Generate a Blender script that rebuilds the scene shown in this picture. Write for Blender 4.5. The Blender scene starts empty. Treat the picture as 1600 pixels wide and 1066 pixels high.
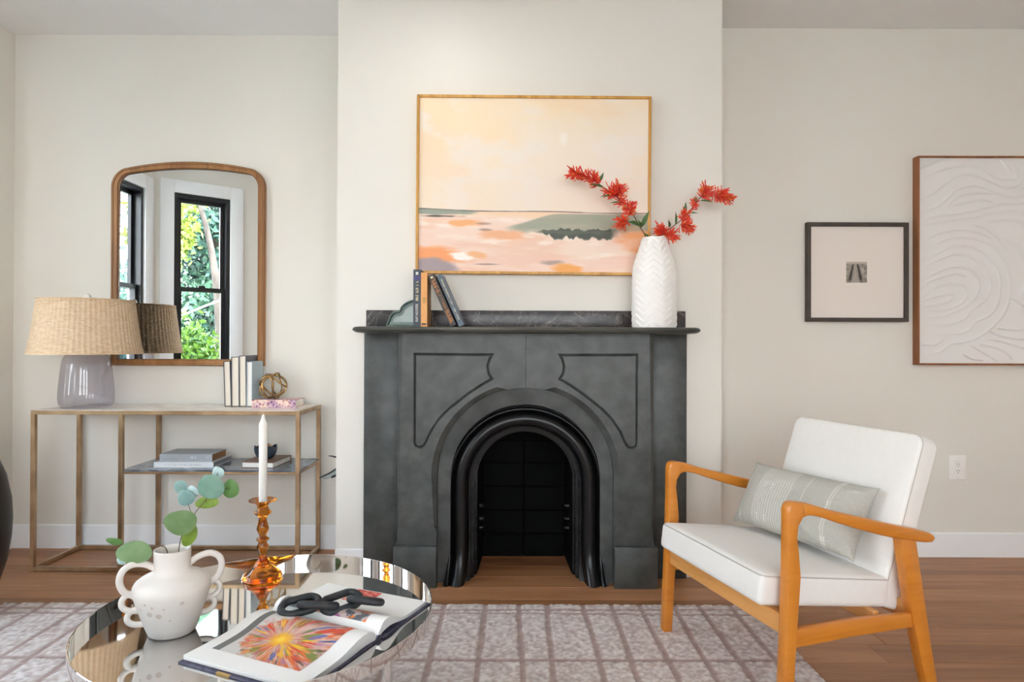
import bpy, bmesh, math, random
import numpy as np
from mathutils import Vector, Matrix, Euler

random.seed(7)
RNG = np.random.default_rng(11)
PI = math.pi
R = math.radians

# ------------------------------------------------------------------ camera
scene = bpy.context.scene
COL = scene.collection
CAM_H = 1.097
F = 1010.0                     # focal length in pixels of a 1600 px wide frame
cam_data = bpy.data.cameras.new('camera')
cam_data.sensor_width = 36.0
cam_data.lens = F / 1600.0 * 36.0
cam_data.clip_start = 0.02
cam = bpy.data.objects.new('camera', cam_data)
COL.objects.link(cam)
cam.matrix_world = (Matrix.Translation((0, 0, CAM_H)) @ Matrix.Rotation(R(90.2837), 4, 'X')
                    @ Matrix.Rotation(R(0.2), 4, 'Z'))
scene.camera = cam

def W(px, py, Y):
    """a point at distance Y from the camera"""
    hz = 538.0 + (px - 800.0) * 0.0035
    return Vector(((px - 800.0) / F * Y, Y, CAM_H - (py - hz) / F * Y))

# ------------------------------------------------------------------ view
scene.view_settings.view_transform = 'Standard'
scene.view_settings.look = 'None'
scene.view_settings.gamma = 1.0
scene.view_settings.use_curve_mapping = False
scene.view_settings.exposure = 0.88
scene.cycles.use_denoising = True
scene.cycles.max_bounces = 14
scene.cycles.diffuse_bounces = 8
scene.cycles.glossy_bounces = 8
scene.cycles.transmission_bounces = 10
scene.cycles.transparent_max_bounces = 16
scene.cycles.caustics_reflective = False
scene.cycles.caustics_refractive = False
scene.cycles.sample_clamp_indirect = 6.0

# ------------------------------------------------------------------ world, sun
SKY = 7.6
world = bpy.data.worlds.new('sky')
scene.world = world
world.use_nodes = True
nt = world.node_tree
nt.nodes.clear()
_o = nt.nodes.new('ShaderNodeOutputWorld')
_b = nt.nodes.new('ShaderNodeBackground')
_r = nt.nodes.new('ShaderNodeValToRGB')
_t = nt.nodes.new('ShaderNodeTexCoord')
_s = nt.nodes.new('ShaderNodeSeparateXYZ')
nt.links.new(_t.outputs['Generated'], _s.inputs[0])
nt.links.new(_s.outputs['Z'], _r.inputs[0])
_r.color_ramp.elements[0].position = 0.0
_r.color_ramp.elements[0].color = (0.98, 0.98, 0.97, 1)
_r.color_ramp.elements[1].position = 0.75
_r.color_ramp.elements[1].color = (0.55, 0.75, 1.0, 1)
nt.links.new(_r.outputs[0], _b.inputs[0])
_b.inputs[1].default_value = SKY
nt.links.new(_b.outputs[0], _o.inputs[0])

sun_d = bpy.data.lights.new('sun', 'SUN')
sun_d.energy = 9.0
sun_d.angle = R(1.0)
sun_d.color = (1.0, 0.93, 0.8)
sun = bpy.data.objects.new('sun_offscreen', sun_d)
COL.objects.link(sun)
sun.rotation_euler = Vector((-0.45, -0.35, -0.9)).to_track_quat('-Z', 'Y').to_euler()

WINDOW_W = 110.0               # watts of daylight in each tall window behind the camera
LAMP_W = 1.6                   # watts of the recessed ceiling lamp

# ------------------------------------------------------------------ helpers: things
def lin(c):
    return tuple(((v / 255.0) / 12.92 if v / 255.0 <= 0.04045 else ((v / 255.0 + 0.055) / 1.055) ** 2.4) for v in c)

def meta(o, label=None, cat=None, group=None, kind=None):
    if label: o['label'] = label
    if cat: o['category'] = cat
    if group: o['group'] = group
    if kind: o['kind'] = kind
    return o

def thing(name, label, cat, loc=(0, 0, 0), rotz=0.0, group=None, kind=None):
    o = bpy.data.objects.new(name, None)
    o.empty_display_size = 0.05
    COL.objects.link(o)
    o.location = loc
    o.rotation_euler = (0, 0, rotz)
    return meta(o, label, cat, group, kind)

def link(name, me, mat=None, parent=None, smooth=None, label=None):
    if mat is not None and len(me.materials) == 0:
        me.materials.append(mat)
    if smooth is not None:
        me.polygons.foreach_set('use_smooth', [True] * len(me.polygons))
        if smooth < 179:
            me.set_sharp_from_angle(angle=R(smooth))
    o = bpy.data.objects.new(name, me)
    COL.objects.link(o)
    if parent is not None:
        o.parent = parent
    if label: o['label'] = label
    return o

def from_bm(name, bm, mat=None, parent=None, smooth=None, label=None):
    me = bpy.data.meshes.new(name)
    bmesh.ops.recalc_face_normals(bm, faces=bm.faces)
    bm.to_mesh(me)
    bm.free()
    return link(name, me, mat, parent, smooth, label)

def from_py(name, v, f, mat=None, parent=None, smooth=None, label=None, recalc=False):
    me = bpy.data.meshes.new(name)
    me.from_pydata([tuple(p) for p in v], [], f)
    me.update()
    if recalc:
        bm = bmesh.new(); bm.from_mesh(me)
        bmesh.ops.recalc_face_normals(bm, faces=bm.faces)
        bm.to_mesh(me); bm.free()
    return link(name, me, mat, parent, smooth, label)

def bbox(bm, x0, x1, y0, y1, z0, z1, M=None):
    r = bmesh.ops.create_cube(bm, size=1.0)
    T = Matrix.Translation(((x0 + x1) / 2, (y0 + y1) / 2, (z0 + z1) / 2)) @ Matrix.Diagonal((x1 - x0, y1 - y0, z1 - z0, 1))
    if M is not None: T = M @ T
    bmesh.ops.transform(bm, matrix=T, verts=r['verts'])
    return r['verts']

def box(name, x0, x1, y0, y1, z0, z1, mat, parent=None, bevel=0.0, seg=2, label=None, M=None):
    bm = bmesh.new()
    bbox(bm, x0, x1, y0, y1, z0, z1, M)
    if bevel > 0:
        bmesh.ops.bevel(bm, geom=bm.edges[:], offset=bevel, segments=seg, profile=0.5, affect='EDGES')
    return from_bm(name, bm, mat, parent, 40 if bevel > 0 else None, label)

def lathe_data(prof, seg=48, closed=False):
    v, f = [], []
    n = len(prof)
    for (r, z) in prof:
        for k in range(seg):
            a = 2 * PI * k / seg
            v.append((r * math.cos(a), r * math.sin(a), z))
    for i in range(n - 1):
        for k in range(seg):
            k2 = (k + 1) % seg
            f.append((i * seg + k, i * seg + k2, (i + 1) * seg + k2, (i + 1) * seg + k))
    if closed:
        for k in range(seg):
            k2 = (k + 1) % seg
            f.append(((n - 1) * seg + k, (n - 1) * seg + k2, k2, k))
    return v, f

def lathe(name, prof, mat, parent=None, seg=48, smooth=45, cap=(True, True), label=None, closed=False, M=None):
    v, f = lathe_data(prof, seg, closed)
    n = len(prof)
    if not closed:
        if cap[0]: f.append(tuple(range(seg - 1, -1, -1)))
        if cap[1]: f.append(tuple((n - 1) * seg + k for k in range(seg)))
    if M is not None: v = [M @ Vector(p) for p in v]
    return from_py(name, v, f, mat, parent, smooth, label, recalc=True)

def tube_data(pts, rad, seg=10, closed=False, flat=1.0, up=None):
    pts = [Vector(p) for p in pts]
    n = len(pts)
    rads = rad if isinstance(rad, (list, tuple)) else [rad] * n
    tang = []
    for i in range(n):
        if closed: t = pts[(i + 1) % n] - pts[i - 1]
        else: t = pts[min(i + 1, n - 1)] - pts[max(i - 1, 0)]
        tang.append(t.normalized())
    u = Vector(up) if up else (Vector((0, 0, 1)) if abs(tang[0].z) < 0.9 else Vector((1, 0, 0)))
    v, f = [], []
    for i in range(n):
        t = tang[i]
        if up: u = Vector(up)
        u = (u - t * u.dot(t))
        u = u.normalized() if u.length > 1e-6 else t.orthogonal().normalized()
        w = t.cross(u)
        for k in range(seg):
            a = 2 * PI * k / seg
            v.append(pts[i] + (u * math.cos(a) * flat + w * math.sin(a)) * rads[i])
    m = n if closed else n - 1
    for i in range(m):
        j = (i + 1) % n
        for k in range(seg):
            k2 = (k + 1) % seg
            f.append((i * seg + k, i * seg + k2, j * seg + k2, j * seg + k))
    if not closed:
        f.append(tuple(range(seg - 1, -1, -1)))
        f.append(tuple((n - 1) * seg + k for k in range(seg)))
    return v, f

def tube(name, pts, rad, mat, parent=None, seg=10, closed=False, smooth=60, flat=1.0, up=None, label=None):
    v, f = tube_data(pts, rad, seg, closed, flat, up)
    return from_py(name, v, f, mat, parent, smooth, label, recalc=True)

def catmull(P, n=8, closed=False):
    P = [Vector(p) for p in P]
    out = []
    m = len(P)
    for i in range(m if closed else m - 1):
        if closed: a, b, c, d = P[i - 1], P[i], P[(i + 1) % m], P[(i + 2) % m]
        else: a, b, c, d = P[max(i - 1, 0)], P[i], P[i + 1], P[min(i + 2, m - 1)]
        for k in range(n):
            t = k / n
            out.append(0.5 * ((2 * b) + (c - a) * t + (2 * a - 5 * b + 4 * c - d) * t * t + (3 * b - a - 3 * c + d) * t ** 3))
    if not closed: out.append(P[-1])
    return out

def prism(name, outline, y0, y1, mat, parent=None, bevel=0.0, seg=2, label=None, smooth=40):
    """outline in (x, z), extruded in y"""
    bm = bmesh.new()
    a = [bm.verts.new((x, y0, z)) for x, z in outline]
    b = [bm.verts.new((x, y1, z)) for x, z in outline]
    n = len(a)
    bm.faces.new(a); bm.faces.new(b[::-1])
    for i in range(n):
        bm.faces.new((a[i], b[i], b[(i + 1) % n], a[(i + 1) % n]))
    bmesh.ops.recalc_face_normals(bm, faces=bm.faces)
    if bevel > 0:
        e = [e for e in bm.edges if e.calc_face_angle(0) > R(50)]
        bmesh.ops.bevel(bm, geom=e, offset=bevel, segments=seg, profile=0.5, affect='EDGES')
    return from_bm(name, bm, mat, parent, smooth, label)

def text_mesh(name, s, size, mat, parent, M, extrude=0.0002, align='CENTER', sx=1.0, label=None):
    cu = bpy.data.curves.new(name, 'FONT')
    cu.body = s; cu.size = size; cu.align_x = align; cu.align_y = 'CENTER'; cu.extrude = extrude
    cu.resolution_u = 2
    tmp = bpy.data.objects.new('tmp', cu)
    COL.objects.link(tmp)
    dg = bpy.context.evaluated_depsgraph_get()
    me = bpy.data.meshes.new_from_object(tmp.evaluated_get(dg))
    bpy.data.objects.remove(tmp)
    bpy.data.curves.remove(cu)
    me.name = name
    me.transform(M @ Matrix.Diagonal((sx, 1, 1, 1)))
    me.materials.clear()
    return link(name, me, mat, parent, None, label)

def copy_tree(o, parent=None):
    c = o.copy(); COL.objects.link(c)
    if parent is not None: c.parent = parent
    for ch in list(o.children): copy_tree(ch, c)
    return c

# ------------------------------------------------------------------ helpers: noise in numpy
def vnoise(x, y, seed=0):
    xi = np.floor(x); yi = np.floor(y)
    fx = x - xi; fy = y - yi
    def h(a, b):
        s = np.sin(a * 127.1 + b * 311.7 + seed * 74.7) * 43758.5453
        return s - np.floor(s)
    u = fx * fx * (3 - 2 * fx); v = fy * fy * (3 - 2 * fy)
    return (h(xi, yi) * (1 - u) + h(xi + 1, yi) * u) * (1 - v) + (h(xi, yi + 1) * (1 - u) + h(xi + 1, yi + 1) * u) * v

def fbm(x, y, seed=0, oct=4):
    s = 0; a = 0.5; t = 0
    for k in range(oct):
        s = s + a * vnoise(x * 2 ** k, y * 2 ** k, seed + k * 3.1); t += a; a *= 0.5
    return s / t

def sstep(a, b, x):
    t = np.clip((x - a) / (b - a), 0, 1)
    return t * t * (3 - 2 * t)

def painted_grid(name, nx, ny, pos, color, mat, parent, label=None):
    """grid with a colour per vertex; pos(U,V)->xyz arrays, color(U,V)-> srgb 0..255 array"""
    U, V = np.meshgrid(np.linspace(0, 1, nx), np.linspace(0, 1, ny))
    X, Y, Z = pos(U, V)
    v = np.stack([X.ravel(), Y.ravel(), Z.ravel()], 1)
    idx = np.arange(nx * ny).reshape(ny, nx)
    f = np.stack([idx[:-1, :-1].ravel(), idx[:-1, 1:].ravel(), idx[1:, 1:].ravel(), idx[1:, :-1].ravel()], 1)
    me = bpy.data.meshes.new(name)
    me.vertices.add(len(v)); me.vertices.foreach_set('co', v.astype(np.float32).ravel())
    me.loops.add(f.size); me.loops.foreach_set('vertex_index', f.astype(np.int32).ravel())
    me.polygons.add(len(f))
    me.polygons.foreach_set('loop_start', np.arange(0, f.size, 4, dtype=np.int32))
    me.update(calc_edges=True)
    if color is not None:
        c = np.clip(color(U, V) / 255.0, 0, 1)
        c = np.where(c <= 0.04045, c / 12.92, ((c + 0.055) / 1.055) ** 2.4)
        at = me.color_attributes.new('Col', 'FLOAT_COLOR', 'POINT')
        rgba = np.ones((nx * ny, 4), np.float32); rgba[:, :3] = c.reshape(-1, 3)
        at.data.foreach_set('color', rgba.ravel())
    return link(name, me, mat, parent, 179, label)

# ------------------------------------------------------------------ materials
MATS = {}
def nodes(name):
    m = bpy.data.materials.new(name); m.use_nodes = True
    t = m.node_tree; b = t.nodes['Principled BSDF']
    MATS[name] = m
    return m, t, b

def pm(name, c, c2=None, nscale=6.0, stretch=(1, 1, 1), rough=0.5, metal=0.0, bump=0.0, bscale=60.0, detail=4,
       lo=0.35, hi=0.65, spec=None, coat=0.0, sheen=0.0, trans=0.0, ior=None, rand=False, bstretch=None, sss=0.0):
    m, t, b = nodes(name)
    b.inputs['Roughness'].default_value = rough
    b.inputs['Metallic'].default_value = metal
    if spec is not None: b.inputs['Specular IOR Level'].default_value = spec
    if coat: b.inputs['Coat Weight'].default_value = coat; b.inputs['Coat Roughness'].default_value = 0.15
    if sheen: b.inputs['Sheen Weight'].default_value = sheen
    if trans: b.inputs['Transmission Weight'].default_value = trans
    if ior: b.inputs['IOR'].default_value = ior
    if sss: b.inputs['Subsurface Weight'].default_value = sss; b.inputs['Subsurface Radius'].default_value = (0.01, 0.008, 0.005)
    co = t.nodes.new('ShaderNodeTexCoord'); out = co.outputs['Object']
    if rand:
        oi = t.nodes.new('ShaderNodeObjectInfo')
        ad = t.nodes.new('ShaderNodeVectorMath'); ad.operation = 'MULTIPLY_ADD'
        ad.inputs[1].default_value = (37.0, 91.0, 53.0)
        t.links.new(oi.outputs['Random'], ad.inputs[0]); t.links.new(out, ad.inputs[2]); out = ad.outputs[0]
    if c2 is not None:
        mp = t.nodes.new('ShaderNodeMapping'); mp.inputs['Scale'].default_value = stretch
        t.links.new(out, mp.inputs[0])
        n = t.nodes.new('ShaderNodeTexNoise'); n.inputs['Scale'].default_value = nscale; n.inputs['Detail'].default_value = detail
        t.links.new(mp.outputs[0], n.inputs['Vector'])
        r = t.nodes.new('ShaderNodeValToRGB')
        r.color_ramp.elements[0].position = lo; r.color_ramp.elements[0].color = (*lin(c), 1)
        r.color_ramp.elements[1].position = hi; r.color_ramp.elements[1].color = (*lin(c2), 1)
        t.links.new(n.outputs['Fac'], r.inputs[0]); t.links.new(r.outputs[0], b.inputs['Base Color'])
    else:
        b.inputs['Base Color'].default_value = (*lin(c), 1)
    if bump:
        mp = t.nodes.new('ShaderNodeMapping'); mp.inputs['Scale'].default_value = bstretch or stretch
        t.links.new(out, mp.inputs[0])
        n = t.nodes.new('ShaderNodeTexNoise'); n.inputs['Scale'].default_value = bscale; n.inputs['Detail'].default_value = 3
        t.links.new(mp.outputs[0], n.inputs['Vector'])
        bu = t.nodes.new('ShaderNodeBump'); bu.inputs['Strength'].default_value = bump; bu.inputs['Distance'].default_value = 0.002
        t.links.new(n.outputs['Fac'], bu.inputs['Height']); t.links.new(bu.outputs[0], b.inputs['Normal'])
    return m

def mat_wood(name, dark, mid, light, rough=0.45, along='x', scale=1.0, rand=True, coat=0.0, tone=0.0):
    m, t, b = nodes(name)
    b.inputs['Roughness'].default_value = rough
    if coat: b.inputs['Coat Weight'].default_value = coat; b.inputs['Coat Roughness'].default_value = 0.2
    co = t.nodes.new('ShaderNodeTexCoord'); out = co.outputs['Object']
    oi = t.nodes.new('ShaderNodeObjectInfo')
    if rand:
        ad = t.nodes.new('ShaderNodeVectorMath'); ad.operation = 'MULTIPLY_ADD'
        ad.inputs[1].default_value = (17.0, 91.0, 53.0)
        t.links.new(oi.outputs['Random'], ad.inputs[0]); t.links.new(out, ad.inputs[2]); out = ad.outputs[0]
    sc = {'x': (0.07, 1, 1), 'y': (1, 0.07, 1), 'z': (1, 1, 0.07)}[along]
    mp = t.nodes.new('ShaderNodeMapping'); mp.inputs['Scale'].default_value = tuple(s * scale for s in sc)
    t.links.new(out, mp.inputs[0])
    n = t.nodes.new('ShaderNodeTexNoise'); n.inputs['Scale'].default_value = 14; n.inputs['Detail'].default_value = 6; n.inputs['Distortion'].default_value = 1.2
    t.links.new(mp.outputs[0], n.inputs['Vector'])
    n2 = t.nodes.new('ShaderNodeTexNoise'); n2.inputs['Scale'].default_value = 160; n2.inputs['Detail'].default_value = 2
    t.links.new(mp.outputs[0], n2.inputs['Vector'])
    mx = t.nodes.new('ShaderNodeMath'); mx.operation = 'MULTIPLY_ADD'; mx.inputs[1].default_value = 0.35
    t.links.new(n2.outputs['Fac'], mx.inputs[0]); t.links.new(n.outputs['Fac'], mx.inputs[2])
    last = mx.outputs[0]
    if tone:
        m2 = t.nodes.new('ShaderNodeMath'); m2.operation = 'MULTIPLY_ADD'; m2.inputs[1].default_value = tone
        t.links.new(oi.outputs['Random'], m2.inputs[0]); t.links.new(last, m2.inputs[2]); last = m2.outputs[0]
    r = t.nodes.new('ShaderNodeValToRGB')
    e = r.color_ramp.elements
    e[0].position = 0.42 + tone * 0.3; e[0].color = (*lin(dark), 1)
    e[1].position = 0.95 + tone * 0.6; e[1].color = (*lin(light), 1)
    k = e.new(0.66 + tone * 0.5); k.color = (*lin(mid), 1)
    t.links.new(last, r.inputs[0]); t.links.new(r.outputs[0], b.inputs['Base Color'])
    bu = t.nodes.new('ShaderNodeBump'); bu.inputs['Strength'].default_value = 0.12; bu.inputs['Distance'].default_value = 0.001
    t.links.new(n2.outputs['Fac'], bu.inputs['Height']); t.links.new(bu.outputs[0], b.inputs['Normal'])
    return m

def mat_veined(name, base, vein, scale=3.0, width=0.06, rough=0.2, base2=None, bscale=6.0):
    m, t, b = nodes(name)
    b.inputs['Roughness'].default_value = rough
    co = t.nodes.new('ShaderNodeTexCoord')
    n = t.nodes.new('ShaderNodeTexNoise'); n.inputs['Scale'].default_value = scale; n.inputs['Detail'].default_value = 5; n.inputs['Distortion'].default_value = 1.5
    t.links.new(co.outputs['Object'], n.inputs['Vector'])
    s = t.nodes.new('ShaderNodeMath'); s.operation = 'SUBTRACT'; s.inputs[1].default_value = 0.5
    t.links.new(n.outputs['Fac'], s.inputs[0])
    a = t.nodes.new('ShaderNodeMath'); a.operation = 'ABSOLUTE'; t.links.new(s.outputs[0], a.inputs[0])
    r = t.nodes.new('ShaderNodeValToRGB')
    r.color_ramp.elements[0].position = 0.0; r.color_ramp.elements[0].color = (1, 1, 1, 1)
    r.color_ramp.elements[1].position = width; r.color_ramp.elements[1].color = (0, 0, 0, 1)
    t.links.new(a.outputs[0], r.inputs[0])
    n2 = t.nodes.new('ShaderNodeTexNoise'); n2.inputs['Scale'].default_value = bscale; n2.inputs['Detail'].default_value = 6
    t.links.new(co.outputs['Object'], n2.inputs['Vector'])
    mb = t.nodes.new('ShaderNodeMix'); mb.data_type = 'RGBA'
    mb.inputs[6].default_value = (*lin(base), 1); mb.inputs[7].default_value = (*lin(base2 or base), 1)
    rr = t.nodes.new('ShaderNodeValToRGB'); rr.color_ramp.elements[0].position = 0.4; rr.color_ramp.elements[1].position = 0.62
    t.links.new(n2.outputs['Fac'], rr.inputs[0]); t.links.new(rr.outputs[0], mb.inputs[0])
    mx = t.nodes.new('ShaderNodeMix'); mx.data_type = 'RGBA'
    t.links.new(r.outputs[0], mx.inputs[0]); t.links.new(mb.outputs[2], mx.inputs[6]); mx.inputs[7].default_value = (*lin(vein), 1)
    t.links.new(mx.outputs[2], b.inputs['Base Color'])
    return m

def mat_thin_glass(name, tint, ior=1.45, rough=0.0):
    m = bpy.data.materials.new(name); m.use_nodes = True; MATS[name] = m
    t = m.node_tree; t.nodes.clear()
    o = t.nodes.new('ShaderNodeOutputMaterial'); mx = t.nodes.new('ShaderNodeMixShader')
    tr = t.nodes.new('ShaderNodeBsdfTransparent'); tr.inputs[0].default_value = (*tint, 1)
    gl = t.nodes.new('ShaderNodeBsdfGlossy'); gl.inputs['Roughness'].default_value = rough
    fr = t.nodes.new('ShaderNodeFresnel')
    ge = t.nodes.new('ShaderNodeNewGeometry'); mi = t.nodes.new('ShaderNodeMix')      # the same thin film from both sides
    mi.inputs[2].default_value = ior; mi.inputs[3].default_value = 1.0 / ior
    t.links.new(ge.outputs['Backfacing'], mi.inputs[0]); t.links.new(mi.outputs[0], fr.inputs[0])
    t.links.new(fr.outputs[0], mx.inputs[0]); t.links.new(tr.outputs[0], mx.inputs[1]); t.links.new(gl.outputs[0], mx.inputs[2])
    t.links.new(mx.outputs[0], o.inputs[0])
    return m

def mat_painted(name, rough=0.6, bump=0.0, bscale=200.0, attr='Col'):
    m, t, b = nodes(name)
    b.inputs['Roughness'].default_value = rough
    a = t.nodes.new('ShaderNodeAttribute'); a.attribute_name = attr
    t.links.new(a.outputs['Color'], b.inputs['Base Color'])
    if bump:
        co = t.nodes.new('ShaderNodeTexCoord')
        n = t.nodes.new('ShaderNodeTexNoise'); n.inputs['Scale'].default_value = bscale; n.inputs['Detail'].default_value = 3
        t.links.new(co.outputs['Object'], n.inputs['Vector'])
        bu = t.nodes.new('ShaderNodeBump'); bu.inputs['Strength'].default_value = bump; bu.inputs['Distance'].default_value = 0.003
        t.links.new(n.outputs['Fac'], bu.inputs['Height']); t.links.new(bu.outputs[0], b.inputs['Normal'])
    return m

def mat_emit(name, col, s):
    m, t, b = nodes(name)
    b.inputs['Base Color'].default_value = (*col, 1)
    b.inputs['Emission Color'].default_value = (*col, 1)
    b.inputs['Emission Strength'].default_value = s
    return m

wall_m = pm('wall_paint', (228, 224, 216), (226, 221, 212), nscale=1.5, rough=0.42, bump=0.04, bscale=220, spec=0.35)
ceil_m = pm('ceiling_paint', (238, 239, 239), (235, 236, 236), nscale=2, rough=0.7)
trim_m = pm('trim_paint', (243, 243, 243), (240, 240, 240), nscale=3, rough=0.35)
plank_m = mat_wood('floor_wood', (138, 92, 58), (165, 114, 76), (180, 129, 90), rough=0.42, along='x', tone=0.28)
sub_m = pm('subfloor', (70, 48, 33), rough=0.8)
slate_m = pm('slate', (54, 57, 56), (75, 78, 76), nscale=14, rough=0.42, bump=0.25, bscale=70, detail=8)
shelf_m = pm('slate_shelf', (58, 60, 57), (80, 80, 73), nscale=10, stretch=(0.4, 1, 1), rough=0.35, bump=0.1, bscale=40)
splash_m = mat_veined('dark_marble', (42, 38, 40), (120, 112, 106), scale=7, width=0.012, rough=0.3, base2=(66, 60, 60), bscale=25)
iron_m = pm('black_iron', (10, 10, 11), (16, 16, 18), nscale=20, rough=0.28, spec=0.38, bump=0.015, bscale=50)
soot_m = pm('black_firebrick', (5, 5, 5), (8, 8, 8), nscale=12, rough=0.9, spec=0.15, bump=0.3, bscale=60)
mortar_m = pm('black_mortar', (4, 4, 4), rough=0.9, spec=0.1)
brass_m = pm('aged_brass', (196, 168, 134), (164, 136, 106), nscale=9, rough=0.34, metal=0.85)
gold_m = pm('bronze', (190, 152, 100), (120, 98, 70), nscale=14, rough=0.28, metal=1.0)
white_marble = mat_veined('white_marble', (232, 222, 211), (214, 200, 188), scale=2.2, width=0.08, rough=0.15, base2=(226, 215, 203))
blue_marble = mat_veined('blue_marble', (70, 80, 98), (140, 150, 163), scale=3.0, width=0.07, rough=0.14, base2=(92, 102, 118))
copper_wood = mat_wood('mirror_wood', (128, 84, 44), (164, 114, 68), (186, 136, 86), rough=0.4, along='z', rand=False)
gold_wood = mat_wood('gilt_wood', (168, 118, 44), (204, 150, 70), (226, 178, 100), rough=0.4, along='z', rand=False)
walnut = mat_wood('walnut_frame', (104, 60, 30), (142, 88, 48), (164, 106, 62), rough=0.45, along='z', rand=False)
dark_frame = pm('dark_frame', (58, 49, 43), (70, 60, 53), nscale=20, rough=0.5)
chair_wood = mat_wood('honey_wood', (194, 116, 34), (206, 128, 42), (214, 138, 52), rough=0.32, along='x', scale=0.9, rand=True, coat=0.3)
rail_wood = mat_wood('honey_wood_rail', (186, 120, 54), (214, 152, 84), (226, 168, 100), rough=0.4, along='y', scale=0.9, rand=True)
fabric_w = pm('white_fabric', (233, 230, 225), (231, 228, 223), nscale=40, rough=0.75, bump=0.12, bscale=500, sheen=0.15)
piping_m = pm('piping_fabric', (186, 180, 173), rough=0.8)
mirror_m = pm('mirror_glass', (248, 250, 250), rough=0.0, metal=1.0)
chrome_m = pm('chrome', (232, 229, 226), rough=0.035, metal=1.0)
ceramic_w = pm('white_ceramic', (240, 238, 234), (235, 232, 228), nscale=6, rough=0.35, spec=0.5)
stone_w = pm('chalky_ceramic', (232, 226, 219), (220, 211, 203), nscale=9, rough=0.6, bump=0.2, bscale=60, lo=0.3, hi=0.75)
spot_m = pm('brown_spot', (206, 193, 182), rough=0.7)
rattan_m = pm('rattan', (228, 204, 174), (214, 184, 149), nscale=40, stretch=(1, 1, 3), rough=0.7, bump=0.2, bscale=300)
smoke_glass = mat_thin_glass('smoke_glass', (0.80, 0.79, 0.83), 1.6)
pane_glass = mat_thin_glass('window_glass', (0.97, 0.98, 0.98), ior=1.25)
clear_glass = mat_thin_glass('clear_glass', (0.86, 0.93, 0.95))
wax_m = pm('wax', (244, 240, 234), rough=0.45, sss=0.15)
black_m = pm('black_window_paint', (24, 25, 28), rough=0.35)
plastic_w = pm('white_plastic', (240, 238, 234), rough=0.3)
slot_m = pm('slot_dark', (70, 60, 55), rough=0.6)
paper_m = pm('paper', (240, 236, 228), (228, 222, 212), nscale=120, stretch=(12, 0.2, 0.2), rough=0.8, bump=0.1, bscale=300)
page_m = pm('page_white', (243, 241, 238), rough=0.55)
print_m = mat_painted('printed_ink', 0.4)
canvas_m = mat_painted('oil_paint', 0.55, bump=0.25, bscale=160)
rug_m = mat_painted('wool', 0.95, bump=0.28, bscale=420)
plaster_m = pm('white_plaster', (230, 227, 225), rough=0.6, bump=0.05, bscale=200)
chain_m = pm('black_wood', (30, 32, 34), (44, 48, 52), nscale=18, rough=0.55, bump=0.1, bscale=60)
amber = None
_m, _t, _b = nodes('amber_glass')
_b.inputs['Base Color'].default_value = (0.72, 0.24, 0.018, 1)
_b.inputs['Roughness'].default_value = 0.02
_b.inputs['Transmission Weight'].default_value = 1.0
_b.inputs['IOR'].default_value = 1.45
amber = _m
petal_m = mat_painted('petal', 0.5)
leaf_green = pm('dark_leaf', (58, 92, 44), (84, 118, 60), nscale=20, rough=0.45)
stem_m = pm('brown_stem', (92, 74, 52), rough=0.6)
stem_g = pm('reddish_stem', (112, 74, 52), rough=0.6)
black_vase_m = pm('black_glaze', (30, 26, 22), rough=0.45)

# ------------------------------------------------------------------ the room shell
YL, YR, YB = 3.465, 3.37, 3.07       # back wall in the left alcove, in the right alcove, chimney breast
XL = -2.674
BX0, BX1 = -0.833, 0.9955            # chimney breast edges
CH = 2.753
TH = 0.14

def struct(name, label, cat='wall', loc=(0, 0, 0), rotz=0):
    return thing(name, label, cat, loc, rotz, None, 'structure')

def wall_panel(name, label, P0, P1, openings=()):
    """wall from P0 to P1, room on its left; local x along, -y outward"""
    d = Vector((P1[0] - P0[0], P1[1] - P0[1]))
    L = d.length
    bm = bmesh.new()
    xs = 0.0
    for (a, b, z0, z1) in sorted(openings):
        if a > xs: bbox(bm, xs, a, -TH, 0, 0, CH)
        bbox(bm, a, b, -TH, 0, 0, z0)
        bbox(bm, a, b, -TH, 0, z1, CH)
        xs = b
    if xs < L: bbox(bm, xs, L, -TH, 0, 0, CH)
    o = from_bm(name, bm, wall_m)
    o.location = (P0[0], P0[1], 0)
    o.rotation_euler = (0, 0, math.atan2(d.y, d.x))
    return meta(o, label, 'wall', None, 'structure')

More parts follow.
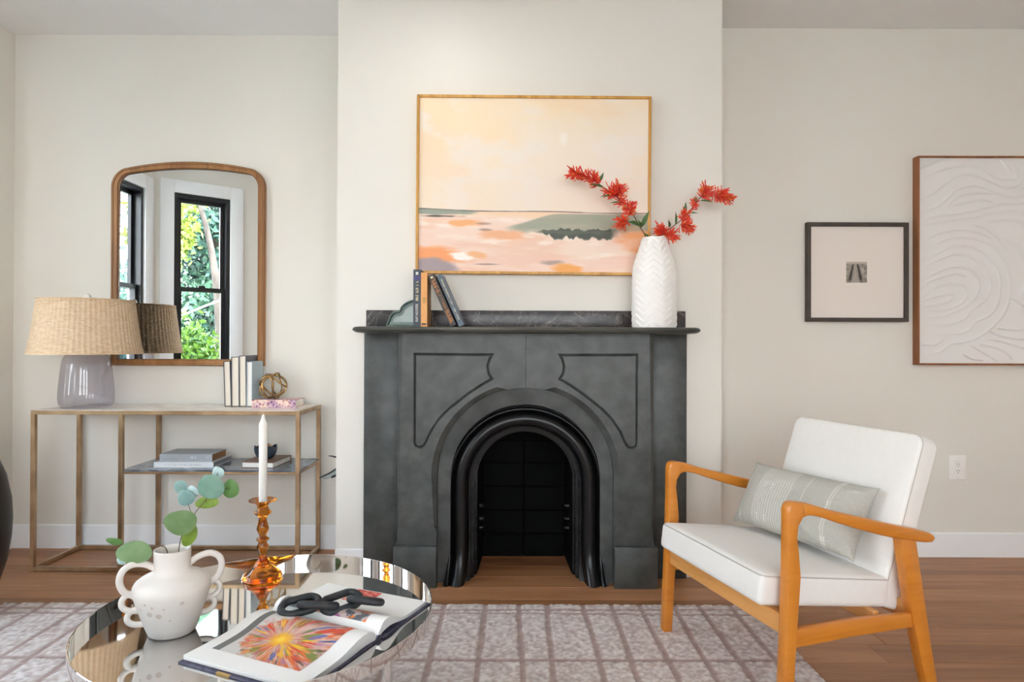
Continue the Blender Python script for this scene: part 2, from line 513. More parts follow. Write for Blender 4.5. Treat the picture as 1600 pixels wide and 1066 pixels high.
def window(name, label, P0, P1, a, b, z0, z1, light='window_bay_offscreen', watts=0.0):
    """double hung black sash window with white casing, in the wall P0-P1 between a and b"""
    d = Vector((P1[0] - P0[0], P1[1] - P0[1]))
    ang = math.atan2(d.y, d.x)
    rt = thing(name, label, 'window', (P0[0], P0[1], 0), ang, None, 'structure')
    c = 0.115
    box('casing', a - c, a, 0.0, 0.02, z0 - 0.02, z1 + c, trim_m, rt, 0.003)
    box('casing', b, b + c, 0.0, 0.02, z0 - 0.02, z1 + c, trim_m, rt, 0.003)
    box('casing', a, b, 0.0, 0.02, z1, z1 + c, trim_m, rt, 0.003)
    box('sill', a - c - 0.02, b + c + 0.02, 0.0, 0.05, z0 - 0.045, z0 - 0.015, trim_m, rt, 0.005)
    box('apron', a - c, b + c, 0.0, 0.018, z0 - 0.14, z0 - 0.046, trim_m, rt, 0.003)
    t = 0.035
    fr = [box('window_frame', a + 0.001, a + t, -0.10, -0.004, z0, z1, black_m, rt), box('window_frame', b - t, b - 0.001, -0.10, -0.004, z0, z1, black_m, rt),
          box('window_frame', a + t, b - t, -0.10, -0.004, z1 - t, z1, black_m, rt), box('window_frame', a + t, b - t, -0.10, -0.004, z0, z0 + t, black_m, rt)]
    zm = (z0 + z1) / 2
    s = 0.038
    for (nm, y, q0, q1) in (('lower_sash', -0.045, z0 + t, zm + 0.02), ('upper_sash', -0.082, zm - 0.02, z1 - t)):
        bm = bmesh.new()
        x0, x1 = a + t, b - t
        bbox(bm, x0, x0 + s, y - 0.015, y + 0.015, q0, q1); bbox(bm, x1 - s, x1, y - 0.015, y + 0.015, q0, q1)
        bbox(bm, x0 + s, x1 - s, y - 0.015, y + 0.015, q0, q0 + s); bbox(bm, x0 + s, x1 - s, y - 0.015, y + 0.015, q1 - s, q1)
        so = from_bm(nm, bm, black_m, rt)
        box('pane', x0 + s - 0.003, x1 - s + 0.003, y - 0.002, y + 0.002, q0 + s - 0.003, q1 - s + 0.003, pane_glass, so)
    box('sash_lock', (a + b) / 2 - 0.03, (a + b) / 2 + 0.03, -0.05, -0.02, zm + 0.02, zm + 0.04, black_m, rt, 0.004)
    # daylight in the opening: a portal for the sky, or the window's own light
    ld = bpy.data.lights.new(light, 'AREA'); ld.shape = 'RECTANGLE'; ld.size = b - a; ld.size_y = z1 - z0
    if watts > 0: ld.energy = watts; ld.color = (1.0, 0.97, 0.92)
    else: ld.cycles.is_portal = True
    lo = bpy.data.objects.new(light, ld); COL.objects.link(lo)
    lo.matrix_world = (Matrix.Translation((P0[0], P0[1], 0)) @ Matrix.Rotation(ang, 4, 'Z')
                       @ Matrix.Translation(((a + b) / 2, -0.11, (z0 + z1) / 2)) @ Matrix.Rotation(R(90), 4, 'X') @ Matrix.Rotation(R(180), 4, 'Y'))
    return rt

WZ0, WZ1 = 0.72, 2.47
pA, pB, pC, pD, pE = (XL, YL), (XL, 2.98), (-3.2, 2.45), (-3.2, 1.12), (-2.45, 0.52)
pF, pG, pH = (-2.45, -2.6), (3.1, -2.6), (3.1, YR)
wall_panel('wall_left', 'cream wall beside the console at the room corner', pA, pB)
near_len = math.hypot(pC[0] - pB[0], pC[1] - pB[1])
far_len = math.hypot(pE[0] - pD[0], pE[1] - pD[1])
wall_panel('wall_bay_near', 'cream bay wall with the window facing the camera', pB, pC, [(0.14, 0.62, WZ0, WZ1)])
wall_panel('wall_bay_middle', 'cream middle wall of the bay', pC, pD, [(0.35, 1.154, WZ0, WZ1 - 0.03)])
wall_panel('wall_bay_far', 'pale angled bay wall reflected in the arched mirror', pD, pE, [(0.154, 0.64, WZ0, WZ1)])
wall_panel('wall_left_rear', 'cream wall behind the camera beside the bay', pE, pF)
wall_panel('wall_front', 'cream wall behind the camera with tall windows', pF, pG, [(0.7, 1.7, 0.6, 2.5), (2.25, 3.25, 0.6, 2.5), (3.8, 4.8, 0.6, 2.5)])
wall_panel('wall_right', 'cream wall out of view beyond the armchair', pG, pH)
window('window_1', 'black sash window at the left edge of the mirror reflection', pC, pD, 0.35, 1.154, WZ0, WZ1 - 0.03)
window('window_2', 'black sash window with green trees in the mirror reflection', pD, pE, 0.154, 0.64, WZ0, WZ1)
window('window_3', 'black sash window in the bay nearest the console', pB, pC, 0.14, 0.62, WZ0, WZ1)
for _i, _a in enumerate((0.7, 2.25, 3.8)):
    window('window_%d' % (4 + _i), 'tall black sash window in the wall behind the camera', pF, pG, _a, _a + 1.0, 0.6, 2.5, 'window_behind_offscreen', WINDOW_W)['group'] = 'windows behind the camera'

def flat_wall(name, label, x0, x1, y):
    return meta(box(name, x0, x1, y, y + TH, 0, CH, wall_m), label, 'wall', None, 'structure')
flat_wall('wall_back_left', 'cream alcove wall behind the console and arched mirror', XL - 0.14, BX0 + 0.02, YL)
flat_wall('wall_back_right', 'cream alcove wall with framed art behind the armchair', BX1 - 0.02, 3.24, YR)
FX = 0.0635                          # centre line of the fireplace
bm = bmesh.new()
bbox(bm, BX0, FX - 0.30, YB, 3.6, 0, CH); bbox(bm, FX + 0.30, BX1, YB, 3.6, 0, CH); bbox(bm, FX - 0.30, FX + 0.30, YB, 3.6, 0.76, CH)
bbox(bm, FX - 0.30, FX + 0.30, 3.40, 3.6, 0, 0.76)
meta(from_bm('wall_chimney', bm, wall_m), 'cream chimney breast wall that carries the landscape painting', 'wall', None, 'structure')
meta(box('ceiling', -3.5, 3.4, -2.9, 3.7, CH, CH + 0.15, ceil_m), 'white painted ceiling above the alcoves', 'ceiling', None, 'structure')

# floor of separate boards
floor = box('floor', -3.4, 3.25, -2.75, 3.62, -0.06, -0.014, sub_m)
meta(floor, 'brown oak plank floor around the rug', 'floor', None, 'structure')
PW = 0.136
plank_cache = {}
def left_limit(y):
    if y > 2.98: return XL - 0.02
    if y > 2.45: return XL - 0.02 - 0.526 * (2.98 - y) / 0.53
    if y > 1.12: return -3.22
    if y > 0.52: return -3.22 + 0.75 * (1.12 - y) / 0.6
    return -2.47
def plank_mesh(L):
    key = round(L, 2)
    if key not in plank_cache:
        bm = bmesh.new()
        bbox(bm, -L / 2, L / 2, -PW / 2 + 0.0005, PW / 2 - 0.0005, -0.014, 0)
        bmesh.ops.bevel(bm, geom=[e for e in bm.edges if min(v.co.z for v in e.verts) > -0.001], offset=0.0012, segments=1, affect='EDGES')
        me = bpy.data.meshes.new('plank'); bm.to_mesh(me); bm.free(); me.materials.append(plank_m)
        plank_cache[key] = me
    return plank_cache[key]
rp = random.Random(3)
y = 3.6 - PW / 2
row = 0
while y > -2.7:
    x = left_limit(y + 0.0) - rp.uniform(0, 1.2)
    lim = left_limit(y)
    while x < 3.12:
        L = rp.choice([1.5, 1.8, 2.1])
        a, b = max(x, lim), min(x + L, 3.12)
        if b - a > 0.05:
            me = plank_mesh(round(b - a - 0.001, 2)) if (b - a) == L else plank_mesh(round(b - a, 2))
            o = bpy.data.objects.new('plank', me); COL.objects.link(o); o.parent = floor
            o.location = ((a + b) / 2, y, 0)
        x += L
    y -= PW
    row += 1

def baseboard(name, label, x0, x1, y, ax='y', x=None):
    bm = bmesh.new()
    if ax == 'y':
        bbox(bm, x0, x1, y - 0.014, y, 0, 0.126)
    else:
        bbox(bm, x, x + 0.014, x0, x1, 0, 0.126)
    bmesh.ops.bevel(bm, geom=[e for e in bm.edges if min(v.co.z for v in e.verts) > 0.1], offset=0.004, segments=2, affect='EDGES')
    return meta(from_bm(name, bm, trim_m), label, 'baseboard', None, 'structure')
baseboard('baseboard_back_left', 'white baseboard behind the brass console', XL, BX0, YL)
baseboard('baseboard_back_right', 'white baseboard below the framed art and outlet', BX1, 3.1, YR)
baseboard('baseboard_left', 'white baseboard on the corner wall beside the console', 2.98, YL - 0.014, 0, 'x', XL)
baseboard('baseboard_chimney_left', 'short white baseboard between console and fireplace', BX0, FX - 0.762, YB)
baseboard('baseboard_chimney_right', 'short white baseboard between fireplace and armchair', FX + 0.762, BX1, YB)

# recessed ceiling lamp beyond the top of the picture; its sheen shows on the chimney breast
lamp_glow = mat_emit('lamp_lens', (1.0, 0.9, 0.78), 8.0)
for (lx, ly) in ((-0.35, 2.42),):
    rt = thing('recessed_lamp', 'round recessed ceiling lamp in front of the chimney breast', 'ceiling light', (lx, ly, CH))
    lathe('trim_ring', [(0.056, -0.001), (0.056, -0.008), (0.075, -0.008), (0.078, -0.002), (0.078, 0.0)], trim_m, rt, 32, cap=(False, False))
    lathe('lens', [(0.001, -0.003), (0.056, -0.003)], lamp_glow, rt, 32, cap=(False, False))
    ld = bpy.data.lights.new('ceiling_lamp_offscreen', 'AREA'); ld.shape = 'DISK'; ld.size = 0.11; ld.energy = LAMP_W; ld.color = (0.98, 0.99, 0.97)
    lo = bpy.data.objects.new('ceiling_lamp_offscreen', ld); COL.objects.link(lo); lo.parent = rt; lo.location = (0, 0, -0.012)

# outside: ground and trees (seen in the mirror)
ground_m = pm('pavement', (176, 174, 168), (196, 194, 188), nscale=3, rough=0.9)
meta(box('ground', -40, 30, -40, 30, -1.3, -1.2, ground_m), 'pale paved ground outside the house', 'ground', None, 'structure')
bark_m = pm('bark', (92, 82, 74), (58, 50, 44), nscale=10, stretch=(1, 1, 0.25), rough=0.9, bump=0.6, bscale=14)
foliage_m = mat_painted('foliage', 0.5)
def tree(label, loc, height, crown_r, crown_z, n, cols, seed, trunk_r=0.12, leaf=0.11, off=(0, 0)):
    rr = np.random.default_rng(seed)
    rt = thing('leafy_tree', label, 'tree', loc, 0, None)
    pts = catmull([(0, 0, 0), (0.02, 0.03, height * 0.25), (-0.03 + off[0] * 0.05, 0.02, height * 0.48), (0.03 + off[0] * 0.45, off[1] * 0.5, height * 0.66), (off[0] * 0.9, off[1] * 0.9, height * 0.74)], 6)
    tube('trunk', pts, [trunk_r * (1.15 - 1.0 * (i / (len(pts) - 1)) ** 0.7) for i in range(len(pts))], bark_m, rt, 12)
    nc = 46
    cen = rr.normal(size=(nc, 3)); cen /= np.linalg.norm(cen, axis=1)[:, None]
    cen *= (rr.random((nc, 1)) ** 0.4); cen *= np.array([crown_r, crown_r, crown_z]); cen += np.array([off[0], off[1], height * 0.62])
    tone = rr.random(nc)
    ci = rr.integers(0, nc, n)
    p = cen[ci] + rr.normal(size=(n, 3)) * crown_r * 0.17
    a = rr.normal(size=(n, 3)); a /= np.linalg.norm(a, axis=1)[:, None]
    b = rr.normal(size=(n, 3)); b -= a * (a * b).sum(1)[:, None]; b /= np.linalg.norm(b, axis=1)[:, None]
    s = leaf * (0.6 + 0.8 * rr.random((n, 1)))
    v = np.stack([p - a * s, p + b * s * 0.5, p + a * s, p - b * s * 0.5], 1).reshape(-1, 3)
    f = np.arange(4 * n, dtype=np.int32)
    me = bpy.data.meshes.new('crown')
    me.vertices.add(4 * n); me.vertices.foreach_set('co', v.astype(np.float32).ravel())
    me.loops.add(4 * n); me.loops.foreach_set('vertex_index', f)
    me.polygons.add(n); me.polygons.foreach_set('loop_start', np.arange(0, 4 * n, 4, dtype=np.int32))
    me.update(calc_edges=True)
    c0 = np.array(lin(cols[0])); c1 = np.array(lin(cols[1]))
    k = np.clip(tone[ci] + rr.normal(size=n) * 0.2, 0, 1)[:, None]
    c = c0 * (1 - k) + c1 * k
    at = me.color_attributes.new('Col', 'FLOAT_COLOR', 'POINT')
    rgba = np.ones((4 * n, 4), np.float32); rgba[:, :3] = np.repeat(c, 4, 0)
    at.data.foreach_set('color', rgba.ravel())
    link('crown', me, foliage_m, rt)['kind'] = 'stuff'
    return rt
tree('yellow green tree outside the angled bay window, in sun', (-4.75, -3.65, -1.2), 7.0, 0.52, 0.85, 3200, ((112, 134, 50), (150, 162, 66)), 1, 0.11, 0.055, (-1.05, -0.25))
tree('tall blue green tree farthest beyond the bay window', (-7.4, -9.2, -1.2), 8.4, 1.5, 4.2, 16000, ((36, 72, 62), (76, 112, 84)), 2, 0.2, 0.09)
tree('low bright green shrubby tree below the bay window', (-4.55, -2.1, -1.2), 2.6, 0.8, 0.95, 7000, ((52, 92, 28), (112, 146, 48)), 4, 0.05, 0.045)
tree('pale blue green tree beyond the middle bay window', (-8.0, -5.7, -1.2), 4.4, 1.15, 1.6, 8000, ((64, 104, 100), (104, 140, 120)), 5, 0.12, 0.07)
_c = tube('overhead_cable', [(-6.16, -0.4, 0.56), (-4.4, -1.6, 1.44), (-3.96, -1.9, 1.69), (-2.66, -2.75, 2.42)], 0.012, trim_m, None, 6)
meta(_c, 'thin white cable crossing outside the bay window', 'cable')

# ------------------------------------------------------------------ fireplace
fp = thing('fireplace', 'dark grey slate arched fireplace with black iron insert and mantel shelf', 'fireplace', (FX, YB, 0))
def LY(Y): return Y - YB             # world depth to fireplace depth

def inset(pts, ds):
    n = len(pts); out = []
    P = [Vector(p) for p in pts]
    area = sum(P[i].x * P[(i + 1) % n].y - P[(i + 1) % n].x * P[i].y for i in range(n))
    sg = 1 if area > 0 else -1
    for i in range(n):
        e1 = (P[i] - P[i - 1]).normalized(); e2 = (P[(i + 1) % n] - P[i]).normalized()
        n1 = Vector((-e1.y, e1.x)) * sg; n2 = Vector((-e2.y, e2.x)) * sg
        d1, d2 = ds[i - 1], ds[i]
        cr = e1.x * e2.y - e1.y * e2.x
        if abs(cr) < 0.12:
            out.append(P[i] + (n1 + n2).normalized() * (d1 + d2) / 2)
        else:
            a = P[i] + n1 * d1; b = P[i] + n2 * d2
            t = ((b.x - a.x) * e2.y - (b.y - a.y) * e2.x) / cr
            out.append(a + e1 * t)
    return out

PANEL = [(-.509, 1.057), (-.142, 1.055), (-.158, 1.028), (-.1675, .996), (-.162, .965), (-.144, .939), (-.205, .902), (-.255, .868), (-.293, .838), (-.340, .801), (-.384, .757),
         (-.4224, .700), (-.4425, .655), (-.4545, .634), (-.470, .624), (-.488, .624), (-.502, .632), (-.509, .648)]
SR, SZ = 0.402, 0.4975
SW = 0.5815
ZT = 1.147
def half_slab(sg):
    outer = []; ds = []
    def add(x, z, d): outer.append((x, z)); ds.append(d)      # d belongs to the edge that starts here
    add(0.0008, ZT, 0); add(SW, ZT, 0.022); add(SW, 0.262, 0.0); add(SW, 0.186, 0)
    add(SR, 0.186, 0); add(SR, 0.252, 0.0); add(SR, 0.272, 0.024)
    for k in range(0, 31):
        a = R(90) * k / 30
        if k == 0: add(SR, SZ, 0.024)
        else:
            deg = 90 * k / 30
            add(SR * math.cos(a), SZ + SR * math.sin(a), 0.024 if deg < 74 else 0.0)
    outer[-1] = (0.0008, SZ + SR)
    outer = [(x * sg, z) for x, z in outer]
    pan = [(-x * sg, z) for x, z in PANEL]
    yf, yc, yb = LY(2.925), LY(2.925) + 0.018, LY(3.045)
    bm = bmesh.new()
    Fl = inset(outer, ds)
    vb = [bm.verts.new((x, yb, z)) for x, z in outer]
    vo = [bm.verts.new((x, yc, z)) for x, z in outer]
    vf = [bm.verts.new((p.x, yf, p.y)) for p in Fl]
    n = len(outer)
    for i in range(n):
        j = (i + 1) % n
        bm.faces.new((vb[i], vb[j], vo[j], vo[i])); bm.faces.new((vo[i], vo[j], vf[j], vf[i]))
    P1 = inset(pan, [0.006] * len(pan))
    va = [bm.verts.new((x, yf, z)) for x, z in pan]
    vg = [bm.verts.new((p.x, yf + 0.008, p.y)) for p in P1]
    m = len(pan)
    for i in range(m):
        j = (i + 1) % m
        bm.faces.new((va[i], va[j], vg[j], vg[i]))
    edges = []
    for loop in (vf, va):
        for i in range(len(loop)):
            e = bm.edges.get((loop[i], loop[(i + 1) % len(loop)]))
            edges.append(e)
    bmesh.ops.triangle_fill(bm, use_beauty=True, edges=edges)
    so = from_bm('front_slab', bm, slate_m, fp, 25)
    bm = bmesh.new()
    P2 = inset(pan, [0.0055] * m); P3 = inset(pan, [0.013] * m)
    v2 = [bm.verts.new((p.x, yf + 0.009, p.y)) for p in P2]
    v3 = [bm.verts.new((p.x, yf + 0.001, p.y)) for p in P3]
    for i in range(m):
        j = (i + 1) % m
        bm.faces.new((v2[i], v2[j], v3[j], v3[i]))
    bmesh.ops.triangle_fill(bm, use_beauty=True, edges=[bm.edges.get((v3[i], v3[(i + 1) % m])) for i in range(m)])
    from_bm('sunk_panel', bm, slate_m, so, 25)
    box('plinth', min(sg * 0.400, sg * 0.594), max(sg * 0.400, sg * 0.594), LY(2.904), LY(3.05), 0, 0.186, slate_m, fp, 0.003)
    box('side_panel', min(sg * 0.592, sg * 0.758), max(sg * 0.592, sg * 0.758), LY(3.035), LY(YB) + 0.001, 0, 1.147, slate_m, fp, 0.003)
half_slab(1); half_slab(-1)

def arch_sweep(name, prof, rad0, zc, mat, parent, flare=None, smooth=35, nseg=40):
    """prof: (offset outward from rad0, world Y)"""
    stations = []
    nl = 14
    for k in range(nl): stations.append((-1, zc * (k / nl) ** 1.0, None))
    for k in range(nseg + 1): stations.append((0, 0, PI - PI * k / nseg))
    for k in range(nl): stations.append((1, zc * (1 - (k + 1) / nl), None))
    v, f = [], []
    for (s, z, a) in stations:
        for (o, Y) in prof:
            r = rad0 + o
            if a is None:
                x = s * r; zz = z; yy = Y
                if flare:
                    fx, fy = flare(o, z); x += s * fx; yy += fy
            else:
                x = r * math.cos(a); zz = zc + r * math.sin(a); yy = Y
            v.append((x, LY(yy), zz))
    m = len(prof)
    for i in range(len(stations) - 1):
        for k in range(m - 1):
            f.append((i * m + k, i * m + k + 1, (i + 1) * m + k + 1, (i + 1) * m + k))
    return from_py(name, v, f, mat, parent, smooth, None, recalc=True)

arch_sweep('inner_surround', [(0, 3.06), (0, 2.982), (0.06, 2.972), (0.12, 2.972)], 0.345, 0.4755, slate_m, fp)
def fl(o, z):
    if z > 0.16: return (0, 0)
    k = (1 - z / 0.16) ** 2
    return (0.012 * k if o > 0.03 else 0.0, -0.062 * k * min(1, o / 0.05))
bead = []
for k in range(9):
    a = PI * k / 8
    bead.append((0.070 - 0.032 * math.cos(a), 3.008 - 0.030 * math.sin(a)))
bead2 = [(0.118 - 0.008 * math.cos(PI * k / 5), 2.996 - 0.011 * math.sin(PI * k / 5)) for k in range(6)]
arch_sweep('iron_arch', [(0, 3.16), (0, 3.09), (0.011, 3.089), (0.0115, 3.061), (0.026, 3.060), (0.0265, 3.036), (0.034, 3.034)] + bead
           + [(0.104, 3.004), (0.108, 2.998)] + bead2 + [(0.128, 2.992), (0.134, 2.990), (0.134, 3.03)], 0.228, 0.452, iron_m, fp, fl)

# firebox: side cheeks, back of stacked black firebrick, small iron lugs
fb = from_py('firebox', [(-.2265, LY(3.10), 0), (-.213, LY(3.36), 0), (-.213, LY(3.36), .70), (-.2265, LY(3.10), .70),
                         (.2265, LY(3.10), 0), (.213, LY(3.36), 0), (.213, LY(3.36), .70), (.2265, LY(3.10), .70)],
             [(0, 1, 2, 3), (5, 4, 7, 6), (1, 5, 6, 2), (3, 2, 6, 7)], mortar_m, fp)
zr = [0.0, .119, .239, .361, .483, .600, .70]
for i in range(6):
    for s in (-1, 1):
        x0, x1 = (-.212, -.0025) if s < 0 else (.0025, .212)
        box('firebrick', x0, x1, LY(3.345) + random.uniform(-.002, .002), LY(3.36), zr[i] + .002, zr[i + 1] - .002, soot_m, fb, 0.003, 1)
for s in (-1, 1):
    for z in (0.300, 0.235, 0.19):
        lathe('iron_lug', [(0.013, 0), (0.013, 0.016), (0.008, 0.022)], iron_m, fb, 12,
              M=Matrix.Translation((s * 0.221, LY(3.20), z)) @ Matrix.Rotation(R(-90 * s), 4, 'Y'))

# mantel shelf with a moulded serpentine front
def shelf():
    path = [(-.752, 3.062)]
    path += [(-.770, 3.0), (-.772, 2.90)]
    for k in range(5):
        a = R(180 + 90 * k / 4)
        path.append((-.722 + .05 * math.cos(a), 2.868 + .05 * math.sin(a)))
    for k in range(1, 40):
        x = -.722 + 1.444 * k / 40
        path.append((x, 2.818 - 0.014 * (0.5 + 0.5 * math.cos(PI * x / .722)) + 0.006 * math.sin(PI * abs(x) / .722 * 2)))
    for k in range(5):
        a = R(270 + 90 * k / 4)
        path.append((.722 + .05 * math.cos(a), 2.868 + .05 * math.sin(a)))
    path += [(.772, 2.90), (.770, 3.0), (.752, 3.062)]
    prof = [(0.022, 1.173), (0.010, 1.1715), (0.003, 1.167), (0.0, 1.160), (0.003, 1.1545), (0.010, 1.152), (0.012, 1.149), (0.026, 1.146)]
    n = len(path)
    v, f = [], []
    for (d, z) in prof:
        for (x, y) in inset([(p[0], p[1]) for p in path], [d] * (n - 1) + [0.0]):
            v.append((x, LY(y), z))
    for i in range(len(prof) - 1):
        for k in range(n):
            k2 = (k + 1) % n
            f.append((i * n + k, i * n + k2, (i + 1) * n + k2, (i + 1) * n + k))
    f.append(tuple(range(n))); f.append(tuple((len(prof) - 1) * n + k for k in range(n - 1, -1, -1)))
    from_py('mantel_shelf', v, f, shelf_m, fp, 40, None, recalc=True)
shelf()
box('back_ledge', -.7525, .7555, LY(3.048), LY(YB) + 0.001, 1.172, 1.256, splash_m, fp, 0.003)
box('bed_moulding', -.745, .745, LY(3.02), LY(YB), 1.140, 1.149, slate_m, fp, 0.003)

# ------------------------------------------------------------------ landscape painting
PWD, PHT = 1.102, 0.842
pt = thing('landscape_painting', 'framed abstract landscape in peach, orange and sage above the mantel', 'painting', (0.0985, YB, 1.846))
pt.rotation_euler = (0, R(0.3), 0)
def frame_bars(root, w, h, fw, y0, y1, mat, bev=0.002, name='frame_bar'):
    x, z = w / 2, h / 2
    for s in (-1, 1):
        prism(name, [(s * x, -z), (s * x, z), (s * (x - fw), z - fw), (s * (x - fw), -z + fw)], y0, y1, mat, root, bev, 1)
        o = prism(name, [(-x, s * z), (x, s * z), (x - fw, s * (z - fw)), (-x + fw, s * (z - fw))], y0, y1, mat, root, bev, 1)
frame_bars(pt, PWD, PHT, 0.013, -0.042, -0.002, gold_wood)
def paint_color(U, V):
    n1 = fbm(U * 5, V * 6, 1); n2 = fbm(U * 3 + 9, V * 3, 2); n3 = fbm(U * 9, V * 30, 5); n4 = fbm(U * 4, V * 26, 8); n5 = fbm(U * 26, V * 26, 4, 3)
    c = np.zeros(U.shape + (3,)); 
    def mix(col, m):
        nonlocal c
        c = c * (1 - m[..., None]) + np.array(col, float) * m[..., None]
    def blob(u, v, a, b, ang=0.0, soft=0.35, wob=0.5, sd=3):
        du, dv = U - u, V - v
        ca, sa = math.cos(ang), math.sin(ang)
        p, q = (du * ca + dv * sa) / a, (-du * sa + dv * ca) / b
        d = np.sqrt(p * p + q * q) + (fbm(U * 14 + sd, V * 34 + sd, sd) - 0.5) * 2 * wob
        return 1 - sstep(1 - soft, 1 + soft, d)
    c[:] = (239, 224, 206)
    mix((242, 217, 180), sstep(0.35, 0.75, n2 * 0.6 + (1 - U) * 0.5 - V * 0.35 + 0.05) * 0.9)
    mix((240, 213, 182), sstep(0.45, 0.68, n1) * 0.65)
    mix((236, 226, 216), sstep(0.50, 0.72, fbm(U * 6 + 4, V * 7, 12)) * 0.7)
    mix((238, 222, 208), sstep(0.25, 0.6, V) * 0.5)
    mix((246, 240, 232), blob(0.630, 0.233, 0.016, 0.03, 0, 0.6, 0.6) * 0.55)
    hor = 0.637 + 0.016 * sstep(0.0, 0.45, U) + 0.004 * np.sin(U * 9)
    land = sstep(-0.002, 0.002, V - hor)
    sky = c.copy()
    c[:] = (240, 216, 198)
    mix((236, 196, 172), sstep(0.45, 0.7, n4) * 0.85)
    mix((246, 232, 218), sstep(0.5, 0.72, n3) * 0.8)
    mix((238, 200, 184), sstep(0.55, 1.0, V) * sstep(0.35, 0.7, fbm(U * 3, V * 18, 21)) * 0.7)
    mix((240, 208, 176), blob(0.45, 0.665, 0.30, 0.02, 0, 0.5))
    mix((152, 158, 142), blob(0.05, 0.655, 0.19, 0.020, 0.02, 0.25, 0.25))
    mix((84, 86, 78), blob(0.08, 0.683, 0.10, 0.006, 0.0, 0.3, 0.7))
    gt = 0.665 - 0.012 * sstep(0.6, 0.9, U); gl = 0.735 - 0.07 * sstep(0.38, 0.62, U)
    g = sstep(-0.006, 0.006, V - np.maximum(gl, gt)) * (1 - sstep(-0.02, 0.02, V - (0.765 + 0.02 * (n5 - 0.5)))) * sstep(0.36, 0.44, U + 0.06 * (n4 - 0.5))
    mix((162, 164, 146), g)
    mix((178, 172, 152), g * sstep(0.45, 0.7, n3) * 0.6)
    dgt = 0.752 + 0.045 * (fbm(U * 55, V * 9, 35, 5) - 0.5) + 0.10 * np.abs(U - 0.70) ** 1.6
    dgb = 0.802 + 0.060 * (fbm(U * 42 + 5, V * 9, 37, 5) - 0.5) - 0.05 * sstep(0.6, 0.52, U)
    mix((82, 88, 78), sstep(-0.004, 0.004, V - dgt) * (1 - sstep(-0.006, 0.006, V - dgb)) * sstep(0.50, 0.56, U + 0.05 * (n5 - 0.5)) * (1 - sstep(0.84, 0.875, U + 0.05 * (n5 - 0.5))))
    mix((104, 108, 96), blob(0.66, 0.770, 0.12, 0.012, 0, 0.4, 0.8, 9) * 0.6)
    mix((240, 176, 122), blob(0.195, 0.725, 0.075, 0.020, 0, 0.3, 0.5, 11))
    mix((236, 174, 130), blob(0.37, 0.790, 0.10, 0.026, 0.05, 0.4, 0.6, 13) * 0.9)
    mix((176, 140, 122), blob(0.290, 0.760, 0.030, 0.008, 0, 0.4, 0.5, 15) * 0.8)
    mix((176, 140, 122), blob(0.285, 0.725, 0.030, 0.006, 0, 0.4, 0.5, 16) * 0.7)
    mix((240, 166, 112), blob(0.97, 0.82, 0.11, 0.06, 0.3, 0.4, 0.5, 17))
    mix((242, 190, 156), blob(0.96, 0.83, 0.06, 0.03, 0.2, 0.5, 0.6, 18) * 0.8)
    mix((240, 160, 106), blob(0.05, 0.915, 0.16, 0.050, 0.0, 0.3, 0.45, 19))
    mix((164, 148, 152), blob(0.075, 0.975, 0.095, 0.042, 0.1, 0.3, 0.4, 21))
    mix((246, 238, 230), blob(0.185, 0.912, 0.055, 0.020, 0.1, 0.3, 0.5, 23))
    mix((238, 182, 134), blob(0.255, 0.905, 0.045, 0.018, 0.2, 0.4, 0.5, 25))
    mix((178, 150, 142), blob(0.58, 0.945, 0.045, 0.016, 0, 0.4, 0.6, 27) * 0.85)
    mix((240, 170, 96), blob(0.655, 0.985, 0.06, 0.032, 0.2, 0.3, 0.4, 29))
    mix((140, 112, 104), blob(0.30, 0.958, 0.05, 0.003, 0, 0.4, 0.3, 31) * 0.8)
    mix((70, 66, 60), (1 - sstep(0.003, 0.006, np.abs(V - hor))) * (0.45 + 0.55 * sstep(0.3, 0.6, fbm(U * 8, V * 2, 33))))
    return sky * (1 - land[..., None]) + c * land[..., None]
cw, chh = PWD - 0.024, PHT - 0.024
painted_grid('canvas', 440, 336, lambda U, V: ((U - 0.5) * cw, np.full(U.shape, -0.034), (0.5 - V) * chh), paint_color, canvas_m, pt)
box('backing_board', -cw / 2, cw / 2, -0.033, 0.0, -chh / 2, chh / 2, paper_m, pt)

# ------------------------------------------------------------------ arched mirror
MW, MH = 0.818, 1.087
mr = thing('arched_mirror', 'arched wall mirror in a copper brown wooden frame above the console', 'mirror', (-1.728, YL, 0.976))
def mirror_outline(d):
    """frame outline inset by d"""
    hw, sh = MW / 2, MH - 0.130
    pts = [(-hw + d, d), (hw - d, d)]
    r1 = 0.105 - d * 0.8
    # shoulder then broad top arc
    top = MH - d
    ax = hw - d
    cx, cz = ax - r1, sh - 0.005
    a1 = R(68)
    for k in range(9):
        a = a1 * k / 8
        pts.append((cx + r1 * math.cos(a), cz + r1 * math.sin(a)))
    ex, ez = pts[-1]
    for k in range(1, 24):
        x = ex * (1 - 2 * k / 24)
        pts.append((x, ez + (top - ez) * (1 - (x / ex) ** 2)))
    for k in range(9):
        a = a1 * (1 - k / 8)
        pts.append((-cx - r1 * math.cos(a), cz + r1 * math.sin(a)))
    return pts
fprof = [(0.0, -0.002), (0.0, -0.024), (0.004, -0.030), (0.010, -0.030), (0.012, -0.027), (0.026, -0.027), (0.029, -0.030), (0.033, -0.028), (0.036, -0.018), (0.036, -0.006)]
v, f = [], []
loops = [mirror_outline(d) for d, _ in fprof]
n = len(loops[0])
for lp, (d, yy) in zip(loops, fprof):
    for (x, z) in lp: v.append((x, yy, z))
for i in range(len(fprof) - 1):
    for k in range(n):
        k2 = (k + 1) % n
        f.append((i * n + k, i * n + k2, (i + 1) * n + k2, (i + 1) * n + k))
from_py('frame', v, f, copper_wood, mr, 35, None, recalc=True)
edge_wood = pm('frame_edge_wood', (96, 62, 36), (116, 78, 46), nscale=20, rough=0.45)
